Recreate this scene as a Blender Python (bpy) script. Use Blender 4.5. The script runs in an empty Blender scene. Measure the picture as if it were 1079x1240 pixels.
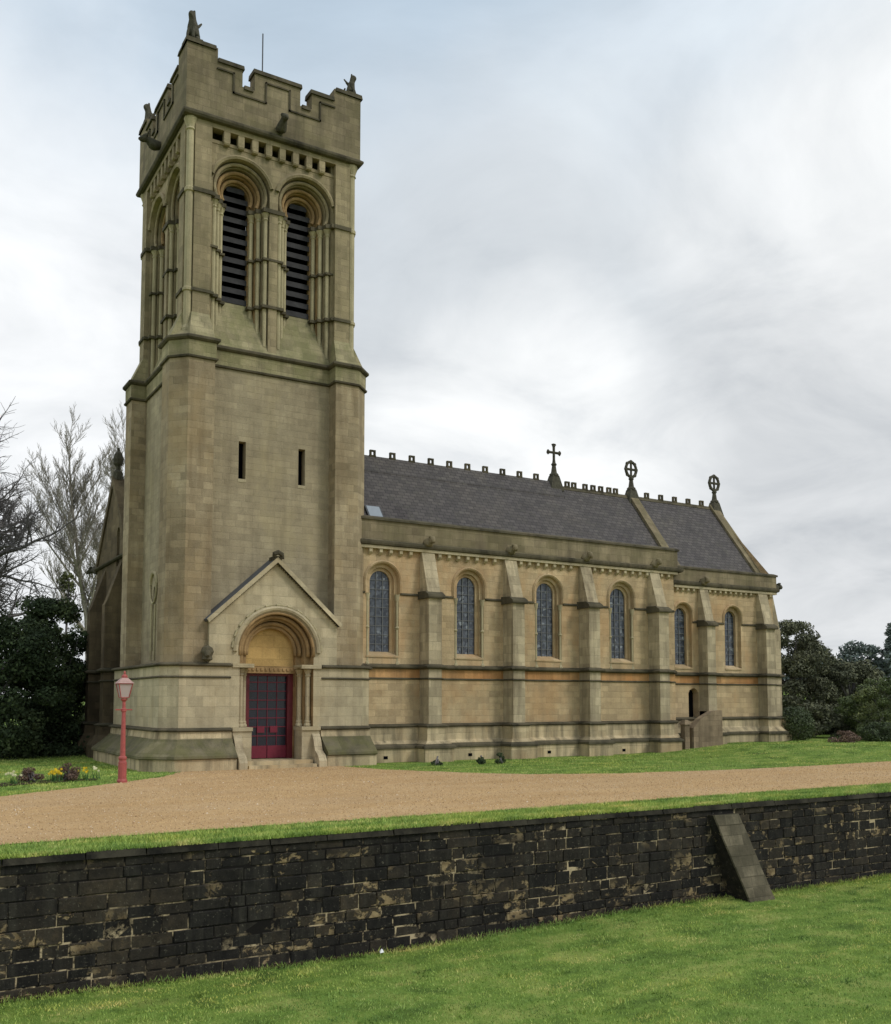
import bpy, bmesh, math, random
import numpy as np
from mathutils import Vector, Matrix
from mathutils.geometry import tessellate_polygon
R = math.radians
random.seed(7)
rng = np.random.default_rng(7)
S = bpy.context.scene
COL = S.collection

# ------------------------------------------------------------------ camera
cam = bpy.data.cameras.new("camera")
camo = bpy.data.objects.new("camera", cam)
COL.objects.link(camo)
S.camera = camo
camo.location = (0, 0, 2.0)
camo.rotation_euler = (R(90 + 4.224), 0, R(-30.77))
cam.sensor_fit = 'VERTICAL'
cam.sensor_height = 24.0
cam.lens = 1190.3 / 1240 * 24.0
cam.shift_y = (760.6 - 620.0) / 1240
cam.shift_x = -0.5 / 1240
cam.clip_start = 0.1
cam.clip_end = 3000

# ------------------------------------------------------------------ sun, sky, exposure
SUN_DIR = Vector((0.50, -0.66, 0.80)).normalized()      # towards the sun
sun = bpy.data.lights.new("sun", 'SUN')
sun.energy = 1.5
sun.angle = R(16)
sun.color = (1.0, 0.955, 0.88)
suno = bpy.data.objects.new("sun", sun)
COL.objects.link(suno)
suno.rotation_euler = SUN_DIR.to_track_quat('Z', 'Y').to_euler()
S.view_settings.view_transform = 'Standard'
S.view_settings.look = 'None'
S.view_settings.exposure = 0.0
S.view_settings.gamma = 1.0

W = bpy.data.worlds.new("World")
S.world = W
W.use_nodes = True
nt = W.node_tree
nt.nodes.clear()


def N(t, typ, **kw):
    n = t.nodes.new(typ)
    for k, v in kw.items():
        if k.startswith('i_'):
            key = k[2:]
            n.inputs[int(key) if key.isdigit() else key.replace('_', ' ')].default_value = v
        else:
            setattr(n, k, v)
    return n


def L(t, a, b):
    t.links.new(a, b)


def ramp(t, fac, stops):
    r = N(t, 'ShaderNodeValToRGB')
    cr = r.color_ramp
    while len(cr.elements) < len(stops):
        cr.elements.new(0.5)
    for e, (p, c) in zip(cr.elements, stops):
        e.position = p
        e.color = (*c, 1) if len(c) == 3 else c
    L(t, fac, r.inputs[0])
    return r.outputs[0]


def math_(t, op, a, b=None, clamp=False):
    n = N(t, 'ShaderNodeMath', operation=op, use_clamp=clamp)
    for i, x in enumerate((a, b)):
        if x is None:
            continue
        if isinstance(x, (int, float)):
            n.inputs[i].default_value = x
        else:
            L(t, x, n.inputs[i])
    return n.outputs[0]


def mixc(t, fac, a, b, mode='MIX'):
    n = N(t, 'ShaderNodeMix', data_type='RGBA', blend_type=mode)
    for i, x in ((0, fac), (6, a), (7, b)):
        if isinstance(x, (int, float)):
            n.inputs[i].default_value = x
        elif isinstance(x, tuple):
            n.inputs[i].default_value = (*x, 1)
        else:
            L(t, x, n.inputs[i])
    return n.outputs[2]


sky = N(nt, 'ShaderNodeTexSky', sky_type='NISHITA', sun_disc=False)
sky.sun_elevation = math.asin(SUN_DIR.z)
sky.sun_rotation = math.atan2(SUN_DIR.x, SUN_DIR.y)
sky.air_density = 1.0
sky.dust_density = 1.5
tc = N(nt, 'ShaderNodeTexCoord')
sep = N(nt, 'ShaderNodeSeparateXYZ')
L(nt, tc.outputs['Generated'], sep.inputs[0])
zz = math_(nt, 'ADD', math_(nt, 'MAXIMUM', sep.outputs[2], 0.0), 0.22)
cmb = N(nt, 'ShaderNodeCombineXYZ')
L(nt, math_(nt, 'DIVIDE', sep.outputs[0], zz), cmb.inputs[0])
L(nt, math_(nt, 'DIVIDE', sep.outputs[1], zz), cmb.inputs[1])
mp = N(nt, 'ShaderNodeMapping')
L(nt, cmb.outputs[0], mp.inputs[0])
mp.inputs['Location'].default_value = (3.1, 0.4, 0)
mp.inputs['Rotation'].default_value = (0, 0, R(25))
mp.inputs['Scale'].default_value = (1.0, 0.8, 1)
n1 = N(nt, 'ShaderNodeTexNoise', i_Scale=0.95, i_Detail=6.0, i_Roughness=0.5, i_Distortion=0.35)
L(nt, mp.outputs[0], n1.inputs['Vector'])
mp2 = N(nt, 'ShaderNodeMapping')
L(nt, cmb.outputs[0], mp2.inputs[0])
mp2.inputs['Location'].default_value = (7.3, 2.2, 0)
n2 = N(nt, 'ShaderNodeTexNoise', i_Scale=0.55, i_Detail=3.0, i_Roughness=0.45)
L(nt, mp2.outputs[0], n2.inputs['Vector'])
cloud = ramp(nt, n1.outputs[0], [(0.30, (5.4, 5.85, 6.3)), (0.45, (6.7, 7.15, 7.6)), (0.57, (8.1, 8.5, 8.8)), (0.70, (9.4, 9.55, 9.65))])
# whiter towards the horizon, where the cloud deck is thin
hz = ramp(nt, sep.outputs[2], [(0.0, (1, 1, 1)), (0.10, (0.85, 0.85, 0.85)), (0.24, (0.18, 0.18, 0.18)), (0.45, (0, 0, 0))])
cloud = mixc(nt, math_(nt, 'MULTIPLY', hz, 0.7), cloud, (10.0, 10.1, 10.1))
thin = ramp(nt, n2.outputs[0], [(0.40, (0, 0, 0)), (0.60, (1, 1, 1))])
up = ramp(nt, sep.outputs[2], [(0.3, (0, 0, 0)), (0.6, (1, 1, 1))])
thinf = math_(nt, 'MULTIPLY', thin, math_(nt, 'MULTIPLY', up, 0.8))
blue = mixc(nt, 0.7, sky.outputs[0], (6.6, 8.2, 9.6))
final = mixc(nt, thinf, cloud, blue)
# broad bright and dark banks of the cloud deck, each round its own direction, with ragged edges
wrp = N(nt, 'ShaderNodeTexNoise', i_Scale=3.2, i_Detail=7.0, i_Roughness=0.55)
L(nt, tc.outputs['Generated'], wrp.inputs['Vector'])
rag = N(nt, 'ShaderNodeVectorMath', operation='MULTIPLY_ADD')
L(nt, wrp.outputs[1], rag.inputs[0])
rag.inputs[1].default_value = (0.34, 0.34, 0.26)
rag.inputs[2].default_value = (-0.17, -0.17, -0.13)
dirn = N(nt, 'ShaderNodeVectorMath', operation='ADD')
L(nt, tc.outputs['Generated'], dirn.inputs[0])
L(nt, rag.outputs[0], dirn.inputs[1])
dnn = N(nt, 'ShaderNodeVectorMath', operation='NORMALIZE')
L(nt, dirn.outputs[0], dnn.inputs[0])
for dv, c0, c1, colr, amt in (((-0.62, 0.60, 0.42), 0.55, 1.0, (12.5, 12.7, 12.9), 0.8), ((0.10, 0.94, 0.30), 0.95, 1.0, (10.2, 10.3, 10.4), 0.7),
                              ((0.76, 0.50, 0.42), 0.972, 1.0, (10.0, 10.1, 10.1), 0.85), ((0.54, 0.78, 0.31), 0.93, 1.0, (7.0, 7.35, 7.65), 0.75),
                              ((0.80, 0.575, 0.17), 0.955, 1.0, (6.9, 7.1, 7.3), 0.85), ((0.56, 0.79, 0.235), 0.975, 1.0, (10.6, 10.7, 10.7), 0.75)):
    vm = N(nt, 'ShaderNodeVectorMath', operation='DOT_PRODUCT')
    L(nt, dnn.outputs[0], vm.inputs[0])
    vm.inputs[1].default_value = Vector(dv).normalized()
    mr = N(nt, 'ShaderNodeMapRange', interpolation_type='SMOOTHSTEP', i_1=c0, i_2=c1)
    L(nt, vm.outputs['Value'], mr.inputs[0])
    final = mixc(nt, math_(nt, 'MULTIPLY', mr.outputs[0], amt), final, colr)
n3 = N(nt, 'ShaderNodeTexNoise', i_Scale=2.3, i_Detail=8.0, i_Roughness=0.56, i_Distortion=0.5)
mp3 = N(nt, 'ShaderNodeMapping')
L(nt, cmb.outputs[0], mp3.inputs[0])
mp3.inputs['Location'].default_value = (1.7, 5.2, 0)
L(nt, mp3.outputs[0], n3.inputs['Vector'])
final = mixc(nt, 1.0, final, ramp(nt, n3.outputs[0], [(0.30, (0.77, 0.79, 0.815)), (0.47, (0.95, 0.957, 0.963)), (0.60, (1.05, 1.05, 1.05)), (0.75, (1.14, 1.14, 1.13))]), 'MULTIPLY')
bg = N(nt, 'ShaderNodeBackground', i_Strength=0.1)
L(nt, final, bg.inputs[0])
wo = N(nt, 'ShaderNodeOutputWorld')
L(nt, bg.outputs[0], wo.inputs[0])

# ------------------------------------------------------------------ materials


def lin(r, g, b):
    f = lambda c: (c / 255 / 12.92) if c <= 10 else ((c / 255 + 0.055) / 1.055) ** 2.4
    return (f(r), f(g), f(b))


def newmat(name, rough=0.9, spec=0.3):
    m = bpy.data.materials.new(name)
    m.use_nodes = True
    t = m.node_tree
    t.nodes.clear()
    out = N(t, 'ShaderNodeOutputMaterial')
    p = N(t, 'ShaderNodeBsdfPrincipled')
    p.inputs['Roughness'].default_value = rough
    p.inputs['Specular IOR Level'].default_value = spec
    L(t, p.outputs[0], out.inputs[0])
    return m, t, p


def noise(t, vec, scale, detail=4.0, rough=0.55, dist=0.0):
    n = N(t, 'ShaderNodeTexNoise', i_Scale=scale, i_Detail=detail, i_Roughness=rough, i_Distortion=dist)
    L(t, vec, n.inputs['Vector'])
    return n.outputs[0]


def mapped(t, vec, scale=(1, 1, 1), loc=(0, 0, 0)):
    m = N(t, 'ShaderNodeMapping')
    L(t, vec, m.inputs[0])
    m.inputs['Scale'].default_value = scale
    m.inputs['Location'].default_value = loc
    return m.outputs[0]


def wall_uv(t):
    g = N(t, 'ShaderNodeNewGeometry')
    sp = N(t, 'ShaderNodeSeparateXYZ')
    L(t, g.outputs['Position'], sp.inputs[0])
    sn = N(t, 'ShaderNodeSeparateXYZ')
    L(t, g.outputs['True Normal'], sn.inputs[0])
    ax = math_(t, 'GREATER_THAN', math_(t, 'ABSOLUTE', sn.outputs[0]), math_(t, 'ABSOLUTE', sn.outputs[1]))
    mx = N(t, 'ShaderNodeMix', data_type='FLOAT')
    L(t, ax, mx.inputs[0])
    L(t, sp.outputs[0], mx.inputs[2])
    L(t, sp.outputs[1], mx.inputs[3])
    cb = N(t, 'ShaderNodeCombineXYZ')
    L(t, mx.outputs[0], cb.inputs[0])
    L(t, sp.outputs[2], cb.inputs[1])
    return g.outputs['Position'], cb.outputs[0], sp.outputs[2]


def stone(name, a, b, dirt=(0.09, 0.08, 0.055), dirt_amt=0.45, course=0.24, width=0.52, mortar=0.8,
          moss=None, moss_amt=0.0, blocks=True, stain=None, stain_amt=0.0, bc=0.62):
    m, t, p = newmat(name, 0.92, 0.15)
    pos, uv, z = wall_uv(t)
    big = noise(t, pos, 0.45, 4, 0.6)
    col = mixc(t, ramp(t, big, [(0.34, (0, 0, 0)), (0.66, (1, 1, 1))]), a, b)
    mid = noise(t, pos, 2.3, 5, 0.65)
    col = mixc(t, 0.55, col, ramp(t, mid, [(0.25, (0.62, 0.60, 0.57)), (0.5, (1, 1, 1)), (0.75, (1.22, 1.2, 1.14))]), 'MULTIPLY')
    hgt = noise(t, pos, 14, 5, 0.7)
    if blocks:
        wob = mixc(t, 0.015, uv, N_noise_col(t, pos, 1.3))
        br = N(t, 'ShaderNodeTexBrick', i_Scale=1.0, i_Mortar_Size=0.009, i_Mortar_Smooth=0.4, i_Bias=0.0)
        br.inputs['Brick Width'].default_value = width
        br.inputs['Row Height'].default_value = course
        br.inputs['Color1'].default_value = (0.62, 0.61, 0.58, 1)
        br.inputs['Color2'].default_value = (1.25, 1.23, 1.18, 1)
        br.inputs['Mortar'].default_value = (mortar, mortar, mortar * 0.97, 1)
        br.offset_frequency = 2
        br.squash = 0.75
        br.squash_frequency = 3
        L(t, wob, br.inputs['Vector'])
        col = mixc(t, bc, col, br.outputs['Color'], 'MULTIPLY')
        hgt = math_(t, 'SUBTRACT', hgt, math_(t, 'MULTIPLY', br.outputs['Fac'], 0.9))
    fine = noise(t, pos, 38, 3, 0.7)
    col = mixc(t, 0.5, col, ramp(t, fine, [(0.3, (0.66, 0.66, 0.64)), (0.55, (1.02, 1.02, 1.0)), (0.75, (1.2, 1.19, 1.15))]), 'MULTIPLY')
    if stain:
        st = noise(t, mapped(t, pos, (1, 1, 0.6), (9, 3, 1)), 0.8, 5, 0.65)
        col = mixc(t, math_(t, 'MULTIPLY', ramp(t, st, [(0.48, (0, 0, 0)), (0.66, (1, 1, 1))]), stain_amt), col, stain)
    strk = noise(t, mapped(t, pos, (2.6, 2.6, 0.22)), 1.0, 5, 0.65)
    dm = ramp(t, strk, [(0.45, (0, 0, 0)), (0.72, (1, 1, 1))])
    col = mixc(t, math_(t, 'MULTIPLY', dm, dirt_amt), col, dirt)
    if moss:
        mm = noise(t, mapped(t, pos, (1, 1, 0.8), (3, 7, 2)), 1.5, 6, 0.7)
        col = mixc(t, math_(t, 'MULTIPLY', ramp(t, mm, [(0.40, (0, 0, 0)), (0.62, (1, 1, 1))]), moss_amt), col, moss)
    L(t, col, p.inputs['Base Color'])
    bp = N(t, 'ShaderNodeBump', i_Strength=0.55, i_Distance=0.02)
    L(t, hgt, bp.inputs['Height'])
    L(t, bp.outputs[0], p.inputs['Normal'])
    return m


def N_noise_col(t, vec, scale):
    n = N(t, 'ShaderNodeTexNoise', i_Scale=scale, i_Detail=2.0)
    L(t, vec, n.inputs['Vector'])
    return n.outputs[1]


def simple(name, col, rough=0.6, spec=0.3, metal=0.0, var=0.25, scale=9.0, bump=0.15):
    m, t, p = newmat(name, rough, spec)
    g = N(t, 'ShaderNodeNewGeometry')
    nn = noise(t, g.outputs['Position'], scale, 5, 0.65)
    c = mixc(t, var, col, ramp(t, nn, [(0.3, tuple(x * 0.4 for x in col)), (0.7, tuple(min(1, x * 1.5) for x in col))]))
    L(t, c, p.inputs['Base Color'])
    p.inputs['Metallic'].default_value = metal
    if bump:
        bp = N(t, 'ShaderNodeBump', i_Strength=bump, i_Distance=0.01)
        L(t, noise(t, g.outputs['Position'], scale * 4, 4, 0.7), bp.inputs['Height'])
        L(t, bp.outputs[0], p.inputs['Normal'])
    return m


M = {}
M['tower'] = stone('tower_stone', (0.31, 0.262, 0.178), (0.39, 0.335, 0.23), (0.19, 0.155, 0.10), 0.55, 0.2, 0.48, bc=0.36, stain=(0.36, 0.30, 0.17), stain_amt=0.5)
M['quoin'] = stone('tower_buttress_stone', (0.28, 0.225, 0.145), (0.43, 0.36, 0.245), (0.16, 0.115, 0.065), 0.6, 0.22, 0.42, bc=0.6, stain=(0.34, 0.25, 0.13), stain_amt=0.5)
M['belfry'] = stone('belfry_stone', (0.28, 0.235, 0.15), (0.39, 0.32, 0.205), (0.13, 0.105, 0.065), 0.6, 0.22, 0.46, moss=(0.16, 0.15, 0.07), moss_amt=0.25, bc=0.5)
M['parapet'] = stone('weathered_parapet_stone', (0.20, 0.165, 0.108), (0.30, 0.25, 0.165), (0.085, 0.072, 0.05), 0.65, 0.24, 0.5, moss=(0.14, 0.13, 0.06), moss_amt=0.35)
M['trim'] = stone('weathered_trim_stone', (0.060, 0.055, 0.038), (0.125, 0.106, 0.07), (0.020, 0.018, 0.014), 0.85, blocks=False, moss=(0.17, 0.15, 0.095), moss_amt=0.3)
M['slope'] = stone('mossy_weathering_stone', (0.30, 0.265, 0.165), (0.40, 0.35, 0.22), (0.10, 0.09, 0.06), 0.6, 0.2, 0.6, moss=(0.165, 0.17, 0.07), moss_amt=0.55)
M['plinthdark'] = stone('lichened_plinth_slope', (0.11, 0.10, 0.07), (0.21, 0.185, 0.12), (0.045, 0.045, 0.03), 0.7, 0.5, 0.9, moss=(0.12, 0.12, 0.04), moss_amt=0.55)
M['pale'] = stone('pale_dressed_stone', (0.42, 0.365, 0.25), (0.53, 0.46, 0.315), (0.22, 0.18, 0.115), 0.5, 0.3, 0.55, bc=0.45, stain=(0.40, 0.31, 0.17), stain_amt=0.4)
M['shaft'] = stone('shaft_stone', (0.36, 0.315, 0.20), (0.50, 0.44, 0.28), (0.13, 0.115, 0.07), 0.5, blocks=False)
M['ochre'] = stone('ochre_arch_stone', (0.29, 0.19, 0.095), (0.40, 0.275, 0.14), (0.15, 0.095, 0.05), 0.5, 0.3, 0.35)
M['tymp'] = stone('tympanum_stone', (0.50, 0.335, 0.13), (0.55, 0.38, 0.16), (0.38, 0.24, 0.10), 0.3, 0.36, 0.7)
M['nave'] = stone('nave_ashlar', (0.44, 0.335, 0.20), (0.54, 0.425, 0.265), (0.27, 0.20, 0.12), 0.5, 0.21, 0.46, stain=(0.47, 0.28, 0.13), stain_amt=0.5, bc=0.5)
M['orange'] = stone('iron_stained_stone', (0.43, 0.215, 0.085), (0.54, 0.34, 0.165), (0.16, 0.10, 0.055), 0.5, 0.3, 0.5)
M['plinth'] = stone('plinth_stone', (0.45, 0.375, 0.245), (0.58, 0.48, 0.31), (0.06, 0.055, 0.038), 0.8, 0.3, 0.8, stain=(0.42, 0.27, 0.12), stain_amt=0.4)
M['buttress'] = stone('buttress_stone', (0.37, 0.315, 0.215), (0.52, 0.445, 0.305), (0.13, 0.10, 0.065), 0.75, 0.3, 0.45)
M['rubble'] = stone('brown_rubble_stone', (0.22, 0.17, 0.115), (0.34, 0.265, 0.18), (0.08, 0.065, 0.045), 0.6, 0.2, 0.34)
M['rake'] = stone('raking_buttress_stone', (0.12, 0.105, 0.075), (0.23, 0.20, 0.145), (0.055, 0.05, 0.035), 0.7, 0.19, 0.36, moss=(0.06, 0.055, 0.036), moss_amt=0.8, bc=0.9)
M['aisle'] = stone('dark_aisle_stone', (0.09, 0.07, 0.045), (0.19, 0.15, 0.09), (0.05, 0.04, 0.027), 0.75, 0.24, 0.5)  # darker tones than the nave stone, over the whole aisle
M['beast'] = simple('lichened_carved_stone', (0.075, 0.07, 0.05), 0.9, 0.2, var=0.7, scale=12)
M['iron'] = simple('dull_iron', (0.05, 0.055, 0.06), 0.5, 0.4, var=0.4)
M['louvre'] = simple('slate_louvre', (0.036, 0.035, 0.037), 0.75, 0.25, var=0.6, scale=5)
M['void'] = simple('unlit_interior', (0.006, 0.006, 0.007), 0.9, 0.0, var=0.1, bump=0)
M['red'] = simple('faded_red_paint', (0.36, 0.085, 0.075), 0.55, 0.35, var=0.35, scale=14)
M['crimson'] = simple('crimson_door_paint', (0.155, 0.011, 0.028), 0.5, 0.4, var=0.3, scale=10)
M['darkred'] = simple('dark_red_frame_paint', (0.11, 0.010, 0.016), 0.5, 0.4, var=0.4, scale=8)
M['darkdoor'] = simple('dark_glazed_door', (0.012, 0.013, 0.024), 0.25, 0.5, var=0.3, scale=5)
M['lead'] = simple('lead_blue_slate', (0.075, 0.085, 0.10), 0.6, 0.4, var=0.5, scale=4)
M['skylight'] = simple('skylight_glass', (0.27, 0.31, 0.35), 0.15, 0.5, var=0.1)
M['white'] = simple('white_litter', (0.85, 0.86, 0.88), 0.5, 0.3, var=0.05)
M['bark'] = simple('grey_bark', (0.15, 0.14, 0.138), 0.9, 0.1, var=0.5, scale=6)
M['bark_pale'] = simple('pale_twig_bark', (0.27, 0.245, 0.205), 0.9, 0.1, var=0.5, scale=6)
M['soil'] = simple('bed_soil', (0.04, 0.028, 0.018), 0.95, 0.1, var=0.6, scale=20, bump=0.6)
M['yellow'] = simple('daffodil_petal', (0.80, 0.56, 0.03), 0.6, 0.2, var=0.2)
M['cream'] = simple('cream_petal', (0.75, 0.72, 0.45), 0.6, 0.2, var=0.2)
M['leafblade'] = simple('bulb_leaf', (0.05, 0.12, 0.03), 0.6, 0.3, var=0.4)


def make_glass():
    m, t, p = newmat('leaded_glass', 0.12, 0.5)
    g = N(t, 'ShaderNodeNewGeometry')
    v = N(t, 'ShaderNodeTexVoronoi', i_Scale=11.0)
    L(t, g.outputs['Position'], v.inputs['Vector'])
    c = ramp(t, v.outputs['Color'], [(0.1, (0.020, 0.026, 0.036)), (0.55, (0.05, 0.060, 0.075)), (0.8, (0.085, 0.10, 0.12)), (0.97, (0.26, 0.29, 0.31))])
    L(t, c, p.inputs['Base Color'])
    bp = N(t, 'ShaderNodeBump', i_Strength=0.5, i_Distance=0.01)
    L(t, v.outputs['Color'], bp.inputs['Height'])
    L(t, bp.outputs[0], p.inputs['Normal'])
    return m


M['glass'] = make_glass()
M['came'] = simple('window_bar', (0.15, 0.155, 0.155), 0.6, 0.3, var=0.2)
m, t, p = newmat('frosted_lantern_glass', 0.3, 0.4)
p.inputs['Base Color'].default_value = (0.42, 0.365, 0.345, 1)
M['lantern'] = m


def make_slate():
    m, t, p = newmat('slate_roof', 0.7, 0.3)
    g = N(t, 'ShaderNodeNewGeometry')
    sp = N(t, 'ShaderNodeSeparateXYZ')
    L(t, g.outputs['Position'], sp.inputs[0])
    cb = N(t, 'ShaderNodeCombineXYZ')
    L(t, sp.outputs[0], cb.inputs[0])
    L(t, math_(t, 'MULTIPLY', sp.outputs[2], 1.26), cb.inputs[1])
    br = N(t, 'ShaderNodeTexBrick', i_Scale=1.0, i_Mortar_Size=0.012, i_Mortar_Smooth=0.3)
    br.inputs['Brick Width'].default_value = 0.26
    br.inputs['Row Height'].default_value = 0.17
    br.inputs['Color1'].default_value = (0.056, 0.050, 0.049, 1)
    br.inputs['Color2'].default_value = (0.090, 0.080, 0.077, 1)
    br.inputs['Mortar'].default_value = (0.025, 0.023, 0.024, 1)
    L(t, cb.outputs[0], br.inputs['Vector'])
    big = noise(t, g.outputs['Position'], 0.5, 5, 0.65)
    c = mixc(t, 0.75, br.outputs[0], ramp(t, big, [(0.3, (0.62, 0.58, 0.62)), (0.5, (1, 1, 1)), (0.72, (1.35, 1.3, 1.15))]), 'MULTIPLY')
    li = noise(t, mapped(t, g.outputs['Position'], (1, 1, 1), (4, 4, 4)), 3.5, 6, 0.75)
    c = mixc(t, math_(t, 'MULTIPLY', ramp(t, li, [(0.52, (0, 0, 0)), (0.68, (1, 1, 1))]), 0.35), c, (0.12, 0.115, 0.085))
    L(t, c, p.inputs['Base Color'])
    bp = N(t, 'ShaderNodeBump', i_Strength=0.6, i_Distance=0.02)
    L(t, math_(t, 'SUBTRACT', li, br.outputs['Fac']), bp.inputs['Height'])
    L(t, bp.outputs[0], p.inputs['Normal'])
    return m


M['slate'] = make_slate()


def make_ground(name, stops, scale, stretch, bump=0.3, fine=60, patch=None):
    m, t, p = newmat(name, 0.95, 0.1)
    g = N(t, 'ShaderNodeNewGeometry')
    pos = g.outputs['Position']
    n = noise(t, mapped(t, pos, stretch), scale, 6, 0.68)
    c = ramp(t, n, stops)
    f = noise(t, pos, fine, 3, 0.7)
    c = mixc(t, 0.7, c, ramp(t, f, [(0.28, (0.45, 0.45, 0.42)), (0.52, (1, 1, 1)), (0.78, (1.5, 1.5, 1.4))]), 'MULTIPLY')
    if patch:
        q = noise(t, mapped(t, pos, (0.22, 0.9, 1)), 0.7, 5, 0.7)
        c = mixc(t, math_(t, 'MULTIPLY', ramp(t, q, [(0.42, (0, 0, 0)), (0.66, (1, 1, 1))]), 0.5), c, patch)
    L(t, c, p.inputs['Base Color'])
    bp = N(t, 'ShaderNodeBump', i_Strength=bump, i_Distance=0.03)
    L(t, f, bp.inputs['Height'])
    L(t, bp.outputs[0], p.inputs['Normal'])
    return m


M['turf'] = make_ground('turf', [(0.34, (0.075, 0.125, 0.026)), (0.5, (0.15, 0.235, 0.045)), (0.66, (0.27, 0.31, 0.085))], 1.1, (1, 1, 1), 0.6)
M['gravel'] = make_ground('hoggin_gravel', [(0.25, (0.39, 0.25, 0.118)), (0.5, (0.485, 0.32, 0.158)), (0.75, (0.56, 0.385, 0.20))], 0.8, (0.5, 1, 1), 0.6, 40, patch=(0.47, 0.34, 0.205))


def make_blade():
    m, t, p = newmat('grass_blade', 0.6, 0.25)
    g = N(t, 'ShaderNodeNewGeometry')
    big = noise(t, mapped(t, g.outputs['Position'], (0.9, 2.6, 1)), 1.0, 6, 0.72)
    c = ramp(t, big, [(0.36, (0.095, 0.17, 0.038)), (0.45, (0.235, 0.365, 0.078)), (0.54, (0.36, 0.47, 0.11)), (0.64, (0.60, 0.57, 0.21))])
    pt = noise(t, mapped(t, g.outputs['Position'], (0.35, 0.7, 1), (5, 2, 0)), 0.8, 4, 0.6)
    c = mixc(t, 0.75, c, ramp(t, pt, [(0.32, (0.62, 0.76, 0.80)), (0.5, (1, 1, 1)), (0.66, (1.38, 1.15, 1.05))]), 'MULTIPLY')
    c = mixc(t, 0.8, c, ramp(t, g.outputs['Random Per Island'], [(0.0, (0.60, 0.62, 0.55)), (0.6, (1, 1, 1)), (0.95, (1.18, 1.12, 1.05)), (1.0, (1.4, 1.2, 1.1))]), 'MULTIPLY')
    L(t, c, p.inputs['Base Color'])
    p.inputs['Subsurface Weight'].default_value = 0.0
    return m


M['blade'] = make_blade()


def make_leaf(name, a, b, c_, rough=0.55, spec=0.3):
    m, t, p = newmat(name, rough, spec)
    g = N(t, 'ShaderNodeNewGeometry')
    big = noise(t, g.outputs['Position'], 0.9, 4, 0.6)
    c = ramp(t, big, [(0.3, a), (0.52, b), (0.72, c_)])
    c = mixc(t, 0.8, c, ramp(t, g.outputs['Random Per Island'], [(0.0, (0.5, 0.5, 0.5)), (0.6, (1, 1, 1)), (1.0, (1.7, 1.6, 1.4))]), 'MULTIPLY')
    L(t, c, p.inputs['Base Color'])
    return m


M['yew'] = make_leaf('yew_leaf', (0.022, 0.036, 0.018), (0.050, 0.074, 0.036), (0.10, 0.13, 0.062), 0.75, 0.15)
M['laurel'] = make_leaf('laurel_leaf', (0.026, 0.044, 0.022), (0.050, 0.076, 0.032), (0.095, 0.125, 0.048), 0.65, 0.2)
M['oak'] = make_leaf('holm_oak_leaf', (0.070, 0.078, 0.052), (0.110, 0.120, 0.076), (0.155, 0.16, 0.10), 0.75, 0.15)  # lightened, with slight haze put into the leaf colour
M['shrub'] = make_leaf('shrub_leaf', (0.060, 0.088, 0.034), (0.105, 0.140, 0.050), (0.16, 0.18, 0.07))
M['box'] = make_leaf('clipped_box_leaf', (0.040, 0.060, 0.026), (0.066, 0.092, 0.036), (0.10, 0.12, 0.046))
M['heather'] = make_leaf('brown_heath_leaf', (0.09, 0.055, 0.04), (0.15, 0.095, 0.07), (0.18, 0.13, 0.09))
M['far'] = make_leaf('hazed_distant_leaf', (0.085, 0.115, 0.11), (0.12, 0.15, 0.14), (0.155, 0.185, 0.16))  # pale and greyed: distance haze is mixed into the leaf colour
M['ivy'] = make_leaf('ivy_leaf', (0.05, 0.065, 0.022), (0.10, 0.12, 0.04), (0.14, 0.16, 0.06))


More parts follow.
